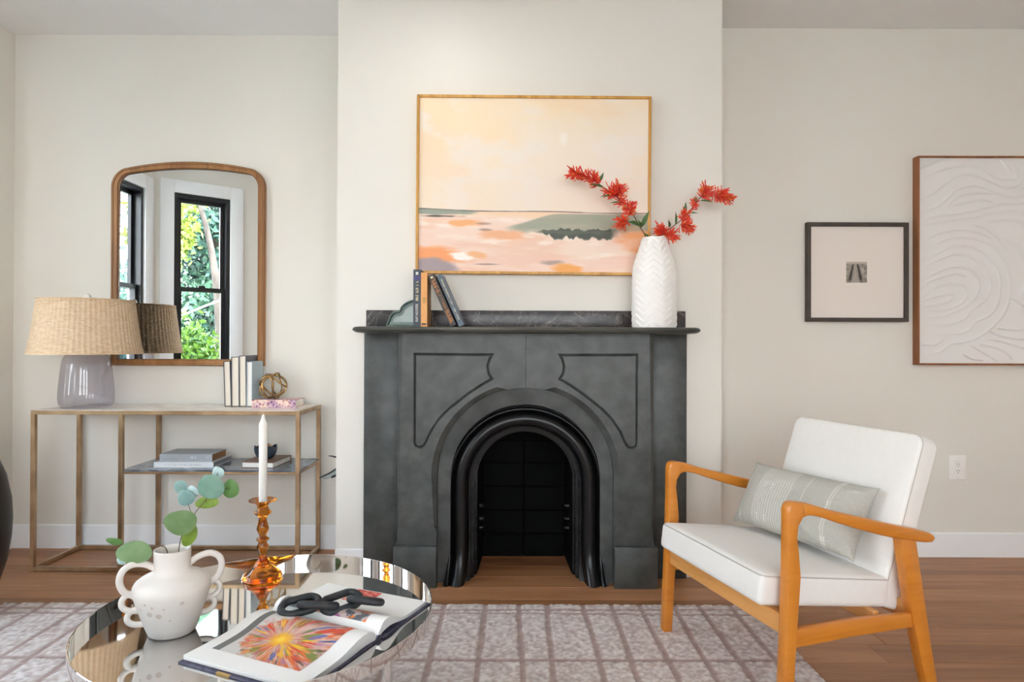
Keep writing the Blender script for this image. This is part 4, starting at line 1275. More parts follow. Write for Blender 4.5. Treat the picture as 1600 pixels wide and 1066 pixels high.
for i in range(NR - 1):
    for j in range(NS):
        j2 = (j + 1) % NS
        fc.append((i * NS + j, i * NS + j2, (i + 1) * NS + j2, (i + 1) * NS + j))
ext = [(0.049, VHT - 0.002), (0.049, VHT - 0.05), (0.085, 0.20), (0.085, 0.02)]
vl = list(map(tuple, V_)); base_i = (NR - 1) * NS
for (r, z) in ext:
    s0 = len(vl)
    for j in range(NS): vl.append((r * math.cos(2 * PI * j / NS), r * math.sin(2 * PI * j / NS), z))
    for j in range(NS):
        j2 = (j + 1) % NS
        fc.append((base_i + j, base_i + j2, s0 + j2, s0 + j))
    base_i = s0
fc.append(tuple(range(NS - 1, -1, -1)))
from_py('vase_body', vl, fc, ceramic_w, vs, 50)

# red flowering branches
def petals(center, axis, n, ln, spread, rng):
    v, f, c = [], [], []
    axis = axis.normalized()
    for q in range(int(n * 1.7)):
        rad_ = Vector((rng.gauss(0, 1), rng.gauss(0, 1), rng.gauss(0, 1))); rad_ -= axis * rad_.dot(axis); rad_.normalize()
        d = (axis * rng.uniform(-0.15, 1.0) + rad_ * rng.uniform(0.4, 1.1) * spread).normalized()
        o = center + axis * rng.uniform(-0.8, 0.6) * ln
        L = ln * rng.uniform(0.8, 1.5)
        bend = axis * 0.25 * L
        w = 0.0021 * rng.uniform(0.8, 1.3)
        pts = [o, o + d * L * 0.5 + bend * 0.15, o + d * L * 0.85 + bend * 0.5, o + d * L + bend * 0.7]
        tv, tf = tube_data(pts, [w * 0.6, w * 0.9, w * 1.25, w * 0.5], 5)
        b0 = len(v)
        v += tv; f += [tuple(b0 + i for i in ff) for ff in tf]
        base = lin((226, 56, 40)) if rng.random() < 0.8 else lin((190, 40, 44))
        tip = lin((240, 120, 56)) if rng.random() < 0.35 else (lin((236, 160, 60)) if rng.random() < 0.12 else lin((232, 70, 52)))
        for ring_i, kk in enumerate((0, 0.2, 0.6, 1.0)):
            for _ in range(5): c.append(tuple(base[i] * (1 - kk) + tip[i] * kk for i in range(3)))
    return v, f, c
def flower_cluster(parent, center, axis, n, ln, spread, rng):
    v, f, c = petals(center, axis, n, ln, spread, rng)
    me = bpy.data.meshes.new('flower_cluster'); me.from_pydata([tuple(p) for p in v], [], f); me.update()
    at = me.color_attributes.new('Col', 'FLOAT_COLOR', 'POINT')
    at.data.foreach_set('color', np.array([x + (1,) for x in c], np.float32).ravel())
    return link('flower_cluster', me, petal_m, parent, 60)
def pointed_leaf(parent, base, tip, width, mat, nrm=(0, -1, 0.3)):
    base, tip = Vector(base), Vector(tip); d = tip - base; L = d.length; d.normalize()
    nr = Vector(nrm); nr -= d * nr.dot(d); nr.normalize(); s = d.cross(nr)
    v, f = [], []
    for i in range(9):
        t = i / 8; w = width * math.sin(PI * t ** 0.8) * 0.5 + 0.0004
        o = base + d * L * t + nr * (0.12 * L * math.sin(PI * t))
        for q in (-1, 0, 1): v.append(o + s * w * q + nr * (w * 0.35 * abs(q)))
    for i in range(8):
        for q in range(2): f.append((i * 3 + q, i * 3 + q + 1, (i + 1) * 3 + q + 1, (i + 1) * 3 + q))
    return from_py('leaf', v, f, mat, parent, 179)
def fpt(x, y, Y): return W(870 + x / 3.807, 240 + y / 3.807, Y)
def flower_branch(label, path, clusters, leaves, seed):
    rng = random.Random(seed)
    rt = thing('flowering_branch', label, 'flower', (0, 0, 0))
    pts = catmull(path, 8)
    o = pts[0]
    rt.location = o
    tube('stem', [p - o for p in pts], [0.0028 - 0.0014 * i / len(pts) for i in range(len(pts))], stem_g, rt, 7)
    for (x, y, Y, ax, n, ln, sp) in clusters:
        flower_cluster(rt, fpt(x, y, Y) - o, Vector(ax), n, ln, sp, rng)
    for (x0, y0, x1, y1, w, Y0, Y1) in leaves:
        pointed_leaf(rt, fpt(x0, y0, Y0) - o, fpt(x1, y1, Y1) - o, w, leaf_green)
    return rt
vx = W(1022, 511, 2.93).x
flower_branch('long red flowering branch arching over the painting', [(vx + 0.012, 2.935, MZ + 0.03), (vx - 0.012, 2.935, MZ + 0.30), fpt(530, 505, 2.93), fpt(490, 430, 2.92), fpt(455, 370, 2.92), fpt(400, 300, 2.91), fpt(340, 250, 2.91), fpt(270, 195, 2.90), fpt(200, 155, 2.90), fpt(100, 115, 2.90)],
    [(115, 120, 2.90, (-1, -0.1, 0.3), 46, 0.030, 0.95), (165, 135, 2.90, (-0.8, 0, 0.5), 40, 0.032, 1.0), (225, 165, 2.90, (-0.5, 0, 0.8), 46, 0.030, 1.0), (325, 235, 2.91, (-0.6, -0.2, 0.6), 40, 0.030, 1.0), (365, 225, 2.91, (0.3, -0.2, 0.8), 46, 0.032, 1.0),
     (385, 290, 2.91, (-0.4, -0.2, 0.6), 24, 0.026, 1.0), (430, 335, 2.91, (0.1, -0.3, 0.9), 50, 0.031, 1.0), (395, 405, 2.90, (-0.9, -0.4, -0.2), 52, 0.030, 0.9)],
    [(500, 440, 548, 340, 0.020, 2.92, 2.90), (490, 430, 415, 405, 0.020, 2.92, 2.89), (495, 445, 480, 392, 0.016, 2.92, 2.88), (545, 505, 515, 472, 0.012, 2.93, 2.91), (270, 200, 195, 182, 0.014, 2.90, 2.88), (255, 165, 275, 112, 0.012, 2.90, 2.90), (330, 250, 255, 258, 0.008, 2.91, 2.90), (372, 290, 315, 295, 0.007, 2.91, 2.90)], 21)
flower_branch('shorter red flowering branch leaning toward the alcove', [(vx - 0.01, 2.925, MZ + 0.03), (vx + 0.010, 2.925, MZ + 0.32), fpt(600, 505, 2.925), fpt(650, 462, 2.92), fpt(700, 425, 2.92), fpt(755, 380, 2.915), fpt(810, 315, 2.91), fpt(855, 258, 2.91), fpt(920, 240, 2.90), fpt(1010, 252, 2.90)],
    [(625, 465, 2.91, (-0.5, -0.5, 0.5), 56, 0.030, 0.9), (670, 480, 2.90, (0.6, -0.5, -0.1), 36, 0.030, 0.8), (760, 430, 2.90, (0.8, -0.4, -0.2), 52, 0.030, 0.9), (755, 375, 2.91, (0.4, -0.2, 0.7), 30, 0.026, 0.9), (815, 310, 2.91, (0.4, -0.2, 0.8), 20, 0.024, 0.8), (880, 235, 2.905, (0.4, -0.2, 0.9), 54, 0.032, 1.0), (960, 245, 2.90, (0.9, -0.1, 0.1), 40, 0.030, 0.9), (1000, 262, 2.90, (0.9, -0.1, -0.3), 40, 0.028, 0.8)],
    [(755, 360, 765, 288, 0.014, 2.915, 2.90), (705, 425, 705, 345, 0.010, 2.92, 2.90), (668, 440, 662, 395, 0.012, 2.92, 2.90), (815, 300, 825, 250, 0.012, 2.91, 2.90), (600, 505, 578, 488, 0.012, 2.925, 2.90), (850, 280, 930, 290, 0.008, 2.91, 2.90), (770, 355, 838, 355, 0.007, 2.91, 2.90)], 22)

# ------------------------------------------------------------------ rug
RX0, RX1, RY0, RY1, RT = -2.12, 1.022, -0.35, 2.712, 0.013
rx = [-.272, -.112, .037, .144, .298, .411, .542, .674, .779, .918]
q = -.272; rg = random.Random(9)
while q > RX0 + 0.16: q -= rg.choice([0.105, 0.13, 0.15, 0.16]); rx.append(q)
ry = [2.652, 2.613, 2.235, 1.86, 1.48, 1.11, 0.73, 0.35, -0.02, -0.25, -0.29]
rug = thing('area_rug', 'pale grey wool rug with carved brown grid lines under the coffee table', 'rug', ((RX0 + RX1) / 2, (RY0 + RY1) / 2, 0))
NXR, NYR = 500, 440
gX = np.linspace(RX0, RX1, NXR)[None, :] + np.zeros((NYR, 1)); gY = np.linspace(RY0, RY1, NYR)[:, None] + np.zeros((1, NXR))
dm = np.full(gX.shape, 1.0)
for i, xv in enumerate(rx):
    wob = 0.006 * np.sin(gY * (2.1 + 0.3 * (i % 5)) + i * 1.7) + (fbm(gY * 6 + i, gX * 0 + i, i) - 0.5) * 0.008
    dm = np.minimum(dm, np.abs(gX - xv - wob) / 0.0125)
for i, yv in enumerate(ry):
    wob = 0.006 * np.sin(gX * (1.7 + 0.2 * (i % 4)) + i * 2.3) + (fbm(gX * 5 + i, gY * 0 + i, i + 40) - 0.5) * 0.008
    dm = np.minimum(dm, np.abs(gY - yv - wob) / (0.010 if yv > 2.5 or yv < 0 else 0.0115))
dm = dm + (fbm(gX * 90, gY * 90, 71, 2) - 0.5) * 0.5
GR = 1 - sstep(0.65, 1.25, dm)
edge = np.minimum.reduce([gX - RX0, RX1 - gX, gY - RY0, RY1 - gY])
HR = RT - 0.0055 * GR + (RNG.random(gX.shape) - 0.5) * 0.0005
HR = np.where(edge < 0.001, 0.0, HR)
def rug_col(U, V):
    n = fbm(gX * 70, gY * 70, 77, 3)[..., None]; n2 = fbm(gX * 9, gY * 9, 79, 3)[..., None]
    c = np.array([232, 225, 220.0]) + (n - 0.5) * 16 + (n2 - 0.5) * 8
    g = np.array([172, 150, 143.0]) + (n - 0.5) * 40
    return c * (1 - GR[..., None]) + g * GR[..., None]
_rx, _ry = (RX0 + RX1) / 2, (RY0 + RY1) / 2
painted_grid('pile', NXR, NYR, lambda U, V: (gX - _rx, gY - _ry, HR), rug_col, rug_m, rug)

# ------------------------------------------------------------------ coffee table
TX, TY, TR, TZ = -0.667, 1.764, 0.449, 0.377
ct = thing('coffee_table', 'round mirrored chrome tray coffee table on the rug', 'coffee table', (TX, TY, RT - 0.002))
o = RT - 0.002
TB = 0.346
lathe('tray_rim', [(TR - 0.004, TB - 0.006 - o), (TR, TB - 0.004 - o), (TR, TZ - 0.001 - o), (TR - 0.001, TZ - o), (TR - 0.003, TZ - o), (TR - 0.004, TZ - 0.001 - o)], chrome_m, ct, 160, 30, closed=True)
lathe('mirror_top', [(TR - 0.003, TB - 0.006 - o), (TR - 0.003, TB - o)], chrome_m, ct, 160, 30)
for k in range(4):
    a = R(-24 + 90 * k)
    lathe('leg', [(0.013, 0.0), (0.013, TB - 0.004 - o)], chrome_m, ct, 24, 40, M=Matrix.Translation((0.395 * math.cos(a), 0.395 * math.sin(a), 0)))

# handled vase
hv = thing('handled_vase', 'chalky white ceramic vase with looped handles on the coffee table', 'vase', (-0.8815, 1.685, TB), R(32))
vp = [(0.001, 0.002), (0.050, 0.0), (0.056, 0.004), (0.064, 0.025), (0.076, 0.060), (0.087, 0.095), (0.092, 0.115), (0.0915, 0.127), (0.086, 0.137), (0.074, 0.146), (0.056, 0.154), (0.047, 0.160), (0.0435, 0.168), (0.0435, 0.195), (0.0445, 0.212), (0.0435, 0.216), (0.040, 0.216), (0.038, 0.205), (0.038, 0.17), (0.06, 0.145), (0.075, 0.11), (0.05, 0.02)]
lathe('vase_body', vp, stone_w, hv, 64, 179, cap=(True, True))
for s in (-1, 1):
    tube('handle', catmull([(s * 0.040, 0, 0.172), (s * 0.062, 0, 0.186), (s * 0.090, 0, 0.190), (s * 0.112, 0, 0.176), (s * 0.118, 0, 0.150), (s * 0.108, 0, 0.124), (s * 0.086, 0, 0.110)], 6), 0.0083, stone_w, hv, 12)
    tube('handle', catmull([(s * 0.084, 0, 0.117), (s * 0.100, 0, 0.116), (s * 0.112, 0, 0.104), (s * 0.112, 0, 0.088), (s * 0.100, 0, 0.076), (s * 0.076, 0, 0.070)], 6), 0.0075, stone_w, hv, 12)
    tube('handle', catmull([(s * 0.074, 0, 0.076), (s * 0.090, 0, 0.073), (s * 0.100, 0, 0.062), (s * 0.099, 0, 0.048), (s * 0.086, 0, 0.038), (s * 0.062, 0, 0.034)], 6), 0.0075, stone_w, hv, 12)
def on_vase(ang, z):
    r = np.interp(z, [0.0, 0.025, 0.06, 0.095, 0.115, 0.127], [0.056, 0.064, 0.076, 0.087, 0.092, 0.0915])
    return Vector((r * math.cos(ang), r * math.sin(ang), z)), Vector((math.cos(ang), math.sin(ang), -0.25)).normalized()
for (ang, z, sz) in ((-100, 0.078, 0.008), (-84, 0.073, 0.0075), (-93, 0.096, 0.004), (-75, 0.091, 0.003), (-48, 0.10, 0.0055), (-105, 0.103, 0.0045), (-66, 0.058, 0.003), (-118, 0.088, 0.004)):
    p, nn = on_vase(R(ang - 32), z)
    q = Vector((0, 0, 1)).rotation_difference(nn).to_matrix().to_4x4()
    lathe('glaze_spot', [(0.0002, 0.0008), (sz * 0.6, 0.0006), (sz, -0.0002)], spot_m, hv, 14, cap=(False, False), M=Matrix.Translation(p) @ q)

# eucalyptus sprigs
def leaf_m(n, a, b): return pm(n, a, b, nscale=25, rough=0.55)
L_gr = leaf_m('eucalyptus_green', (102, 132, 82), (120, 148, 100)); L_tl = leaf_m('eucalyptus_teal', (104, 142, 124), (124, 160, 144)); L_ol = leaf_m('eucalyptus_olive', (104, 132, 34), (134, 160, 56)); L_dk = leaf_m('eucalyptus_deep', (76, 116, 54), (96, 136, 70)); L_pl = leaf_m('eucalyptus_pale', (172, 200, 200), (192, 214, 212)); L_bl = leaf_m('eucalyptus_blue', (108, 146, 142), (132, 166, 160))
def disc_leaf(parent, px, py, Y, rx_, rz_, ang, tilt, mat, o, yaw=0.0):
    v, f = [(0, 0, 0)], []
    n = 22
    for ring_ in (0.5, 1.0):
        for k in range(n):
            a = 2 * PI * k / n
            r = ring_ * (1 + 0.04 * math.sin(3 * a + px))
            x, z = r * math.cos(a) * rx_, r * math.sin(a) * rz_
            v.append((x, -0.0035 * (1 - ring_ ** 2) * 1.5 + 0.004 * (abs(x) / rx_) * ring_, z))
    for k in range(n):
        k2 = (k + 1) % n
        f.append((0, 1 + k, 1 + k2)); f.append((1 + k, 1 + n + k, 1 + n + k2, 1 + k2))
    M = Matrix.Translation(W(px, py, Y) - o) @ Matrix.Rotation(R(ang), 4, 'Y') @ Matrix.Rotation(R(tilt), 4, 'X') @ Matrix.Rotation(R(yaw), 4, 'Z')
    return from_py('leaf', [M @ Vector(p) for p in v], f, mat, parent, 179)
PXM = 1.69 / F
def sprig(label, path, leaves):
    rt = thing('eucalyptus_sprig', label, 'plant', path[0])
    o = Vector(path[0])
    pts = catmull([Vector(p) - o for p in path], 8)
    tube('stem', pts, [0.0016 - 0.0008 * i / len(pts) for i in range(len(pts))], stem_m, rt, 6)
    for (px, py, dy, a, b, ang, tilt, m, st) in leaves:
        disc_leaf(rt, px, py, 1.69 + dy, a * PXM, b * PXM, ang, tilt, m, o)
        if st:
            p0 = W(px, py, 1.69 + dy) - o; p1 = W(st[0], st[1], 1.69 + dy * 0.3) - o
            tube('leaf_stalk', [p1, (p0 + p1) / 2 + Vector((0, 0, 0.002)), p0], 0.0008, stem_m, rt, 5)
    return rt
vb_ = Vector((-0.8815, 1.685, TB))
sprig('taller eucalyptus sprig of round leaves rising from the handled vase', [vb_ + Vector((0.0, 0, 0.01)), vb_ + Vector((0.012, 0.0, 0.15)), W(283, 848, 1.69), W(292, 826, 1.69), W(306, 802, 1.69), W(322, 782, 1.69), W(334, 764, 1.69), W(340, 748, 1.69)],
      [(283, 817, -0.03, 25.5, 20.5, -15, 12, L_gr, (293, 824)), (297, 835, 0.015, 11.5, 20, 18, 0, L_ol, (290, 828)), (324, 785, 0.02, 19, 9.5, -6, -10, L_ol, (322, 782)), (330, 761, -0.015, 21, 19.5, 0, 5, L_tl, (333, 766)), (361, 764, 0.015, 13, 15, 5, 0, L_dk, (334, 764)),
       (341, 739, 0.01, 9.5, 10, 0, 0, L_pl, (340, 748)), (283, 762, 0.0, 10.5, 11.5, -15, 0, L_bl, (299, 778)), (302, 769, -0.005, 10, 9.5, 40, 10, L_pl, (299, 778)), (291, 778, -0.02, 13.5, 12.5, 0, 0, L_bl, (300, 800))])
sprig('low eucalyptus sprig spreading sideways from the handled vase', [vb_ + Vector((0.01, 0, 0.01)), vb_ + Vector((-0.005, -0.005, 0.15)), W(262, 858, 1.67), W(248, 853, 1.66), W(232, 852, 1.66), W(212, 860, 1.66), W(196, 852, 1.66)],
      [(211, 862.5, -0.045, 27.5, 16.5, 4, -25, L_gr, (222, 854)), (180, 846.5, -0.02, 13.5, 6.8, 6, 20, L_dk, (196, 853)), (190, 877, 0.0, 8, 5.5, 35, 10, L_pl, (197, 868))])

# amber candlestick and candle
ck = thing('amber_candlestick', 'amber glass candlestick with turned stem on the coffee table', 'candlestick', (-0.795, 2.07, TB))
def cz(y): return CAM_H - (720 + y / 3.677 - 536.7) / 500.0 - TB
cp = [(0.002, 0.003), (0.052, 0.0), (0.0605, 0.002), (0.0630, 0.006), (0.0605, 0.0105), (0.0585, 0.0125), (0.0585, 0.0155), (0.0560, 0.0185), (0.046, 0.026), (0.036, 0.034), (0.027, 0.043), (0.019, 0.054), (0.0125, 0.066), (0.0112, 0.076), (0.0130, 0.086), (0.0178, 0.097), (0.0184, 0.104), (0.0130, 0.113), (0.0128, 0.118), (0.0195, 0.1235), (0.0200, 0.1275), (0.0120, 0.133), (0.0105, 0.138), (0.0150, 0.146), (0.0190, 0.157), (0.0175, 0.168), (0.0135, 0.180), (0.0122, 0.191), (0.0150, 0.199), (0.0240, 0.206), (0.0262, 0.211), (0.0230, 0.217), (0.0165, 0.222), (0.0170, 0.230), (0.0200, 0.238), (0.030, 0.2440), (0.0420, 0.2475), (0.0438, 0.2500), (0.0420, 0.2520), (0.030, 0.2500), (0.0160, 0.2450), (0.0140, 0.232)]
lathe('candle_holder', cp, amber, ck, 64, 179, cap=(True, True))
cd = thing('taper_candle', 'white taper candle standing in the amber candlestick', 'candle', (-0.795, 2.07, TB + 0.2325))
lathe('wax_body', [(0.0120, 0.0), (0.0125, 0.03), (0.0130, 0.255), (0.0128, 0.262), (0.0085, 0.270), (0.0055, 0.278), (0.0048, 0.286), (0.0025, 0.290), (0.0003, 0.2905)], wax_m, cd, 32, 50)
tube('wick', [(0, 0, 0.288), (0.0005, 0, 0.2925)], 0.0008, wax_m, cd, 6)

# open art book
bk_d = (0.916, -0.40)                       # along the spine
ob = thing('open_art_book', 'large open art book showing a burst of bright paint on the coffee table', 'book', (-0.498, 1.712, TB), math.atan2(bk_d[1], bk_d[0]))
BL = 0.352
WL, WR = 0.280, 0.236                       # page widths; local x along spine, local +y = far page
cov_m = pm('patterned_cover', (66, 64, 84), (98, 94, 116), nscale=60, rough=0.5)
tab_m = pm('ochre_tab', (196, 160, 96), rough=0.6)
def top_z(t, far):                          # height of the page surface at fraction t from the spine
    if far: return 0.011 + 0.026 * math.exp(-((t - 0.17) / 0.20) ** 2) + 0.004 * (1 - t) - 0.016 * math.exp(-(t / 0.05) ** 2) + 0.004 * max(0, t - 0.6)
    return 0.019 + 0.017 * math.exp(-((t - 0.22) / 0.22) ** 2) - 0.018 * math.exp(-(t / 0.05) ** 2) - 0.003 * t
def bot_z(t, far):
    if far: return 0.004 + 0.012 * math.exp(-((t - 0.22) / 0.22) ** 2) - 0.004 * math.exp(-(t / 0.05) ** 2)
    return 0.004 + 0.003 * math.exp(-((t - 0.2) / 0.15) ** 2)
def page_half(far):
    sg, wd = (1, WR) if far else (-1, WL)
    n = 26
    v, f = [], []
    for i in range(n + 1):
        t = i / n
        for (xx) in (-BL / 2, BL / 2):
            v.append((xx, sg * wd * t, top_z(t, far))); v.append((xx, sg * wd * (t - (0.010 if t > 0.9 else 0)), bot_z(t, far)))
    for i in range(n):
        a = i * 4; b2 = a + 4
        f += [(a, a + 2, b2 + 2, b2), (a + 1, b2 + 1, b2 + 3, a + 3), (a, b2, b2 + 1, a + 1), (a + 2, a + 3, b2 + 3, b2 + 2)]
    f += [(0, 1, 3, 2), (n * 4, n * 4 + 2, n * 4 + 3, n * 4 + 1)]
    pb = from_py('page_block', v, f, page_m, ob, 35, None, recalc=True)
    # page edges fanned as fine lines on the outer edge
    for k in range(4):
        t0 = 0.2 + 0.18 * k
        y0 = sg * (wd + 0.0004)
        z = bot_z(1, far) + (top_z(1, far) - bot_z(1, far)) * t0
        box('leaf_edge', -BL / 2, BL / 2, min(y0, y0 - sg * 0.003), max(y0, y0 - sg * 0.003), z, z + 0.0006, page_m, pb)
    return pb
pl_ = page_half(False); pr_ = page_half(True)
box('cover_board', -BL / 2 - 0.006, BL / 2 + 0.006, -WL - 0.010, -0.012, 0.0, 0.0038, cov_m, ob, 0.0008, 1)
box('cover_board', -BL / 2 - 0.006, BL / 2 + 0.006, 0.012, WR + 0.012, 0.0, 0.0038, cov_m, ob, 0.0008, 1)
tube('spine_roll', [(-BL / 2 - 0.004, 0, 0.006), (BL / 2 + 0.004, 0, 0.006)], 0.006, cov_m, ob, 10, flat=2.0, up=(0, 1, 0))
box('ochre_tab', -0.06, -0.02, -WL - 0.0108, -WL - 0.004, 0.0003, 0.0042, tab_m, ob)
def burst(U, V):
    # U along the spine (0 far-left .. 1), V from the spine outwards
    x, y = (U - 0.47) * 1.25, (V - 0.56)
    ang = np.arctan2(y, x); r = np.hypot(x, y)
    n1 = fbm(ang * 5 + 7, r * 2.2, 61, 4); n2 = fbm(ang * 16, r * 4 + 3, 63, 3); n3 = fbm(ang * 8 + 3, r * 3 + 1, 65, 3); n4 = fbm(U * 18, V * 18, 67, 3); n5 = fbm(ang * 26, r * 6, 69, 2)
    c = np.zeros(U.shape + (3,)); c[:] = (206, 170, 160)
    def mix(col, m):
        nonlocal c
        c = c * (1 - m[..., None]) + np.array(col, float) * m[..., None]
    mix((226, 110, 46), sstep(0.40, 0.60, n1))
    mix((190, 120, 150), sstep(0.55, 0.70, n2) * 0.9)
    mix((216, 70, 40), sstep(0.56, 0.68, n3) * sstep(0.1, 0.3, r))
    mix((232, 196, 180), sstep(0.60, 0.72, n5) * 0.8)
    mix((96, 110, 176), sstep(0.66, 0.74, fbm(ang * 9 + 20, r * 3, 81, 3)) * sstep(0.2, 0.35, r))
    mix((122, 136, 60), sstep(0.62, 0.72, fbm(ang * 8 + 40, r * 3.5, 83, 3)) * sstep(0.18, 0.3, r))
    mix((240, 186, 40), sstep(0.58, 0.70, fbm(ang * 9 + 60, r * 3, 85, 3)) * (1 - sstep(0.3, 0.55, r)))
    mix((90, 56, 60), sstep(0.68, 0.76, fbm(ang * 14 + 80, r * 5, 87, 3)) * sstep(0.14, 0.25, r) * 0.8)
    mix((246, 186, 30), 1 - sstep(0.05, 0.17, r + 0.08 * (n2 - 0.5)))
    mix((250, 214, 70), 1 - sstep(0.02, 0.07, r))
    edge_ = sstep(0.36, 0.50, r + 0.25 * (n4 - 0.5) + 0.16 * (n1 - 0.5)) * sstep(0.55, 0.40, U)
    mix((216, 212, 208), edge_)
    mix((112, 112, 110), (U < 0.085) * (V > 0.05) * 1.0)
    return c
def on_page(u, t, far):
    sg, wd = (1, WR) if far else (-1, WL)
    tz = np.vectorize(lambda q: top_z(q, far))(t)
    return ((u - 0.5) * BL, sg * wd * t, tz + 0.0007)
painted_grid('printed_picture', 150, 130, lambda U, V: on_page(0.10 + 0.76 * U, 0.06 + 0.76 * V, False), burst, print_m, pl_)
def burst2(U, V):
    n = fbm(U * 24, V * 5, 91, 4); n2 = fbm(U * 9, V * 3, 93, 3)
    c = np.zeros(U.shape + (3,)); c[:] = (196, 176, 172)
    for (col, lo, s) in (((224, 120, 50), 0.50, 1), ((150, 90, 140), 0.56, 5), ((90, 92, 100), 0.6, 9)):
        m = sstep(lo, lo + 0.1, fbm(U * 14 + s, V * 4, 95 + s, 3))[..., None]
        c = c * (1 - m) + np.array(col, float) * m
    g = (U < 0.3)[..., None]
    return np.where(g, np.array([120, 120, 122.0]) + (n[..., None] - 0.5) * 120, c)
painted_grid('printed_picture', 120, 50, lambda U, V: on_page(0.04 + 0.82 * U, 0.06 + 0.30 * V, True), burst2, print_m, pr_)
def redp(U, V):
    n = fbm(U * 6 + V * 3, V * 12, 97, 4)[..., None]
    return np.array([204, 60, 56.0]) * (1 - sstep(0.5, 0.6, n)) + np.array([236, 150, 130.0]) * sstep(0.5, 0.6, n)
painted_grid('printed_picture', 60, 40, lambda U, V: on_page(0.34 + 0.24 * U, 0.62 + 0.36 * V, True), redp, print_m, pr_)

# black wooden chain: four links
chn = thing('wooden_chain', 'black wooden chain of four oval links lying on the open book', 'ornament', (0, 0, 0))
_o = W(520, 945, 1.76); chn.location = (_o.x, 1.76, TB + 0.03)
co_ = Vector(chn.location)
def link_ring(c, d, nrm, L=0.112, Wd=0.070, r=0.0102):
    d = Vector(d).normalized(); nrm = Vector(nrm); nrm -= d * nrm.dot(d); nrm.normalize(); s = nrm.cross(d)
    pts = []
    hl = L / 2 - Wd / 2
    for k in range(40):
        a = 2 * PI * k / 40
        x = math.cos(a) * (Wd / 2 - r) + (hl if math.cos(a) > 0 else -hl)
        y = math.sin(a) * (Wd / 2 - r)
        pts.append(c - co_ + d * x + s * y)
    # even out straight runs
    return tube('chain_link', catmull(pts, 2, True), r, chain_m, chn, 14, True)
def cp_(px, py, z): 
    hz = 538.0 + (px - 800.0) * 0.0035
    Y = (CAM_H - z) * F / (py - hz)
    return Vector(((px - 800.0) / F * Y, Y, z))
link_ring(cp_(471, 945.5, 0.392), (0.80, 0.32, 0.10), (0.05, -0.25, 1.0), 0.118, 0.080)
link_ring(cp_(499, 945, 0.400), (1.0, -0.03, -0.02), (0.02, 0.36, 0.93), 0.114, 0.064)
link_ring(cp_(535, 940, 0.393), (0.70, 0.55, 0.08), (0.0, -0.35, 1.0), 0.125, 0.080)
link_ring(cp_(573, 938, 0.402), (1.0, -0.16, -0.04), (0.06, 0.36, 0.93), 0.106, 0.062)

# ------------------------------------------------------------------ armchair
ac = thing('armchair', 'white upholstered armchair with honey wood open arms and legs', 'armchair', (0.80, 1.843, 0), math.atan2(0.28, 0.96))
SP = 0.653                                  # distance between the side frames (local y)
LEG_F = [(-.046, .011), (-.012, .011), (-.002, .20), (.010, .36), (.016, .44), (.010, .51), (.004, .555), (.008, .585), (.022, .606), (.040, .617), (.030, .648), (.0, .653), (-.014, .651), (-.022, .643), (-.026, .628), (-.026, .56), (-.028, .45), (-.034, .28)]
ARM = [(.020, .6515), (.060, .641), (.12, .622), (.2, .601), (.35, .563), (.45, .539), (.485, .529), (.502, .519), (.503, .508), (.492, .500), (.468, .501), (.42, .509), (.35, .523), (.28, .541), (.2, .565), (.13, .588), (.085, .604), (.055, .611), (.036, .612), (.026, .606)]
LEG_R = [(.372, .527), (.432, .512), (.456, .38), (.490, .19), (.530, .0), (.494, .0), (.455, .13), (.420, .27), (.395, .40)]
for s in (0.0, SP):
    prism('front_leg', LEG_F, s - 0.019, s + 0.019, chair_wood, ac, 0.006, 2)
    prism('armrest', ARM, s - 0.021, s + 0.021, chair_wood, ac, 0.008, 3)
    prism('rear_leg', LEG_R, s - 0.018, s + 0.018, chair_wood, ac, 0.006, 2)
    prism('side_stretcher', [(-.012, .238), (-.010, .290), (.2, .296), (.430, .290), (.440, .248), (.2, .246)], s - 0.011, s + 0.011, chair_wood, ac, 0.004, 2)
prism('front_rail', [(-.024, .268), (-.024, .325), (.000, .325), (.000, .268)], 0.012, SP - 0.012, rail_wood, ac, 0.003, 1)
prism('rear_rail', [(.424, .262), (.418, .318), (.440, .318), (.446, .262)], 0.012, SP - 0.012, rail_wood, ac, 0.003, 1)
prism('seat_brace', [(.300, .262), (.300, .300), (.322, .300), (.322, .262)], 0.012, SP - 0.012, rail_wood, ac, 0.003, 1)

def cushion(name, x0, x1, y0, y1, z0, z1, M, mat, parent, r=0.022, puff=0.008, nx=14, ny=18):
    """soft box with rounded edges and a slightly domed top"""
    bm = bmesh.new()
    bbox(bm, x0, x1, y0, y1, z0, z1)
    bmesh.ops.bevel(bm, geom=bm.edges[:], offset=r, segments=5, profile=0.5, affect='EDGES')
    for k in range(1, nx):
        c = x0 + (x1 - x0) * k / nx
        g = bm.verts[:] + bm.edges[:] + bm.faces[:]
        bmesh.ops.bisect_plane(bm, geom=g, plane_co=(c, 0, 0), plane_no=(1, 0, 0))
    for k in range(1, ny):
        c = y0 + (y1 - y0) * k / ny
        g = bm.verts[:] + bm.edges[:] + bm.faces[:]
        bmesh.ops.bisect_plane(bm, geom=g, plane_co=(0, c, 0), plane_no=(0, 1, 0))
    for v in bm.verts:
        a = (2 * (v.co.x - x0) / (x1 - x0) - 1); b = (2 * (v.co.y - y0) / (y1 - y0) - 1)
        w = max(0, 1 - a ** 4) * max(0, 1 - b ** 4)
        k = (v.co.z - z0) / (z1 - z0)
        v.co.z += puff * w * (1 if k > 0.5 else -0.2)
    bmesh.ops.transform(bm, matrix=M, verts=bm.verts)
    return from_bm(name, bm, mat, parent, 60)
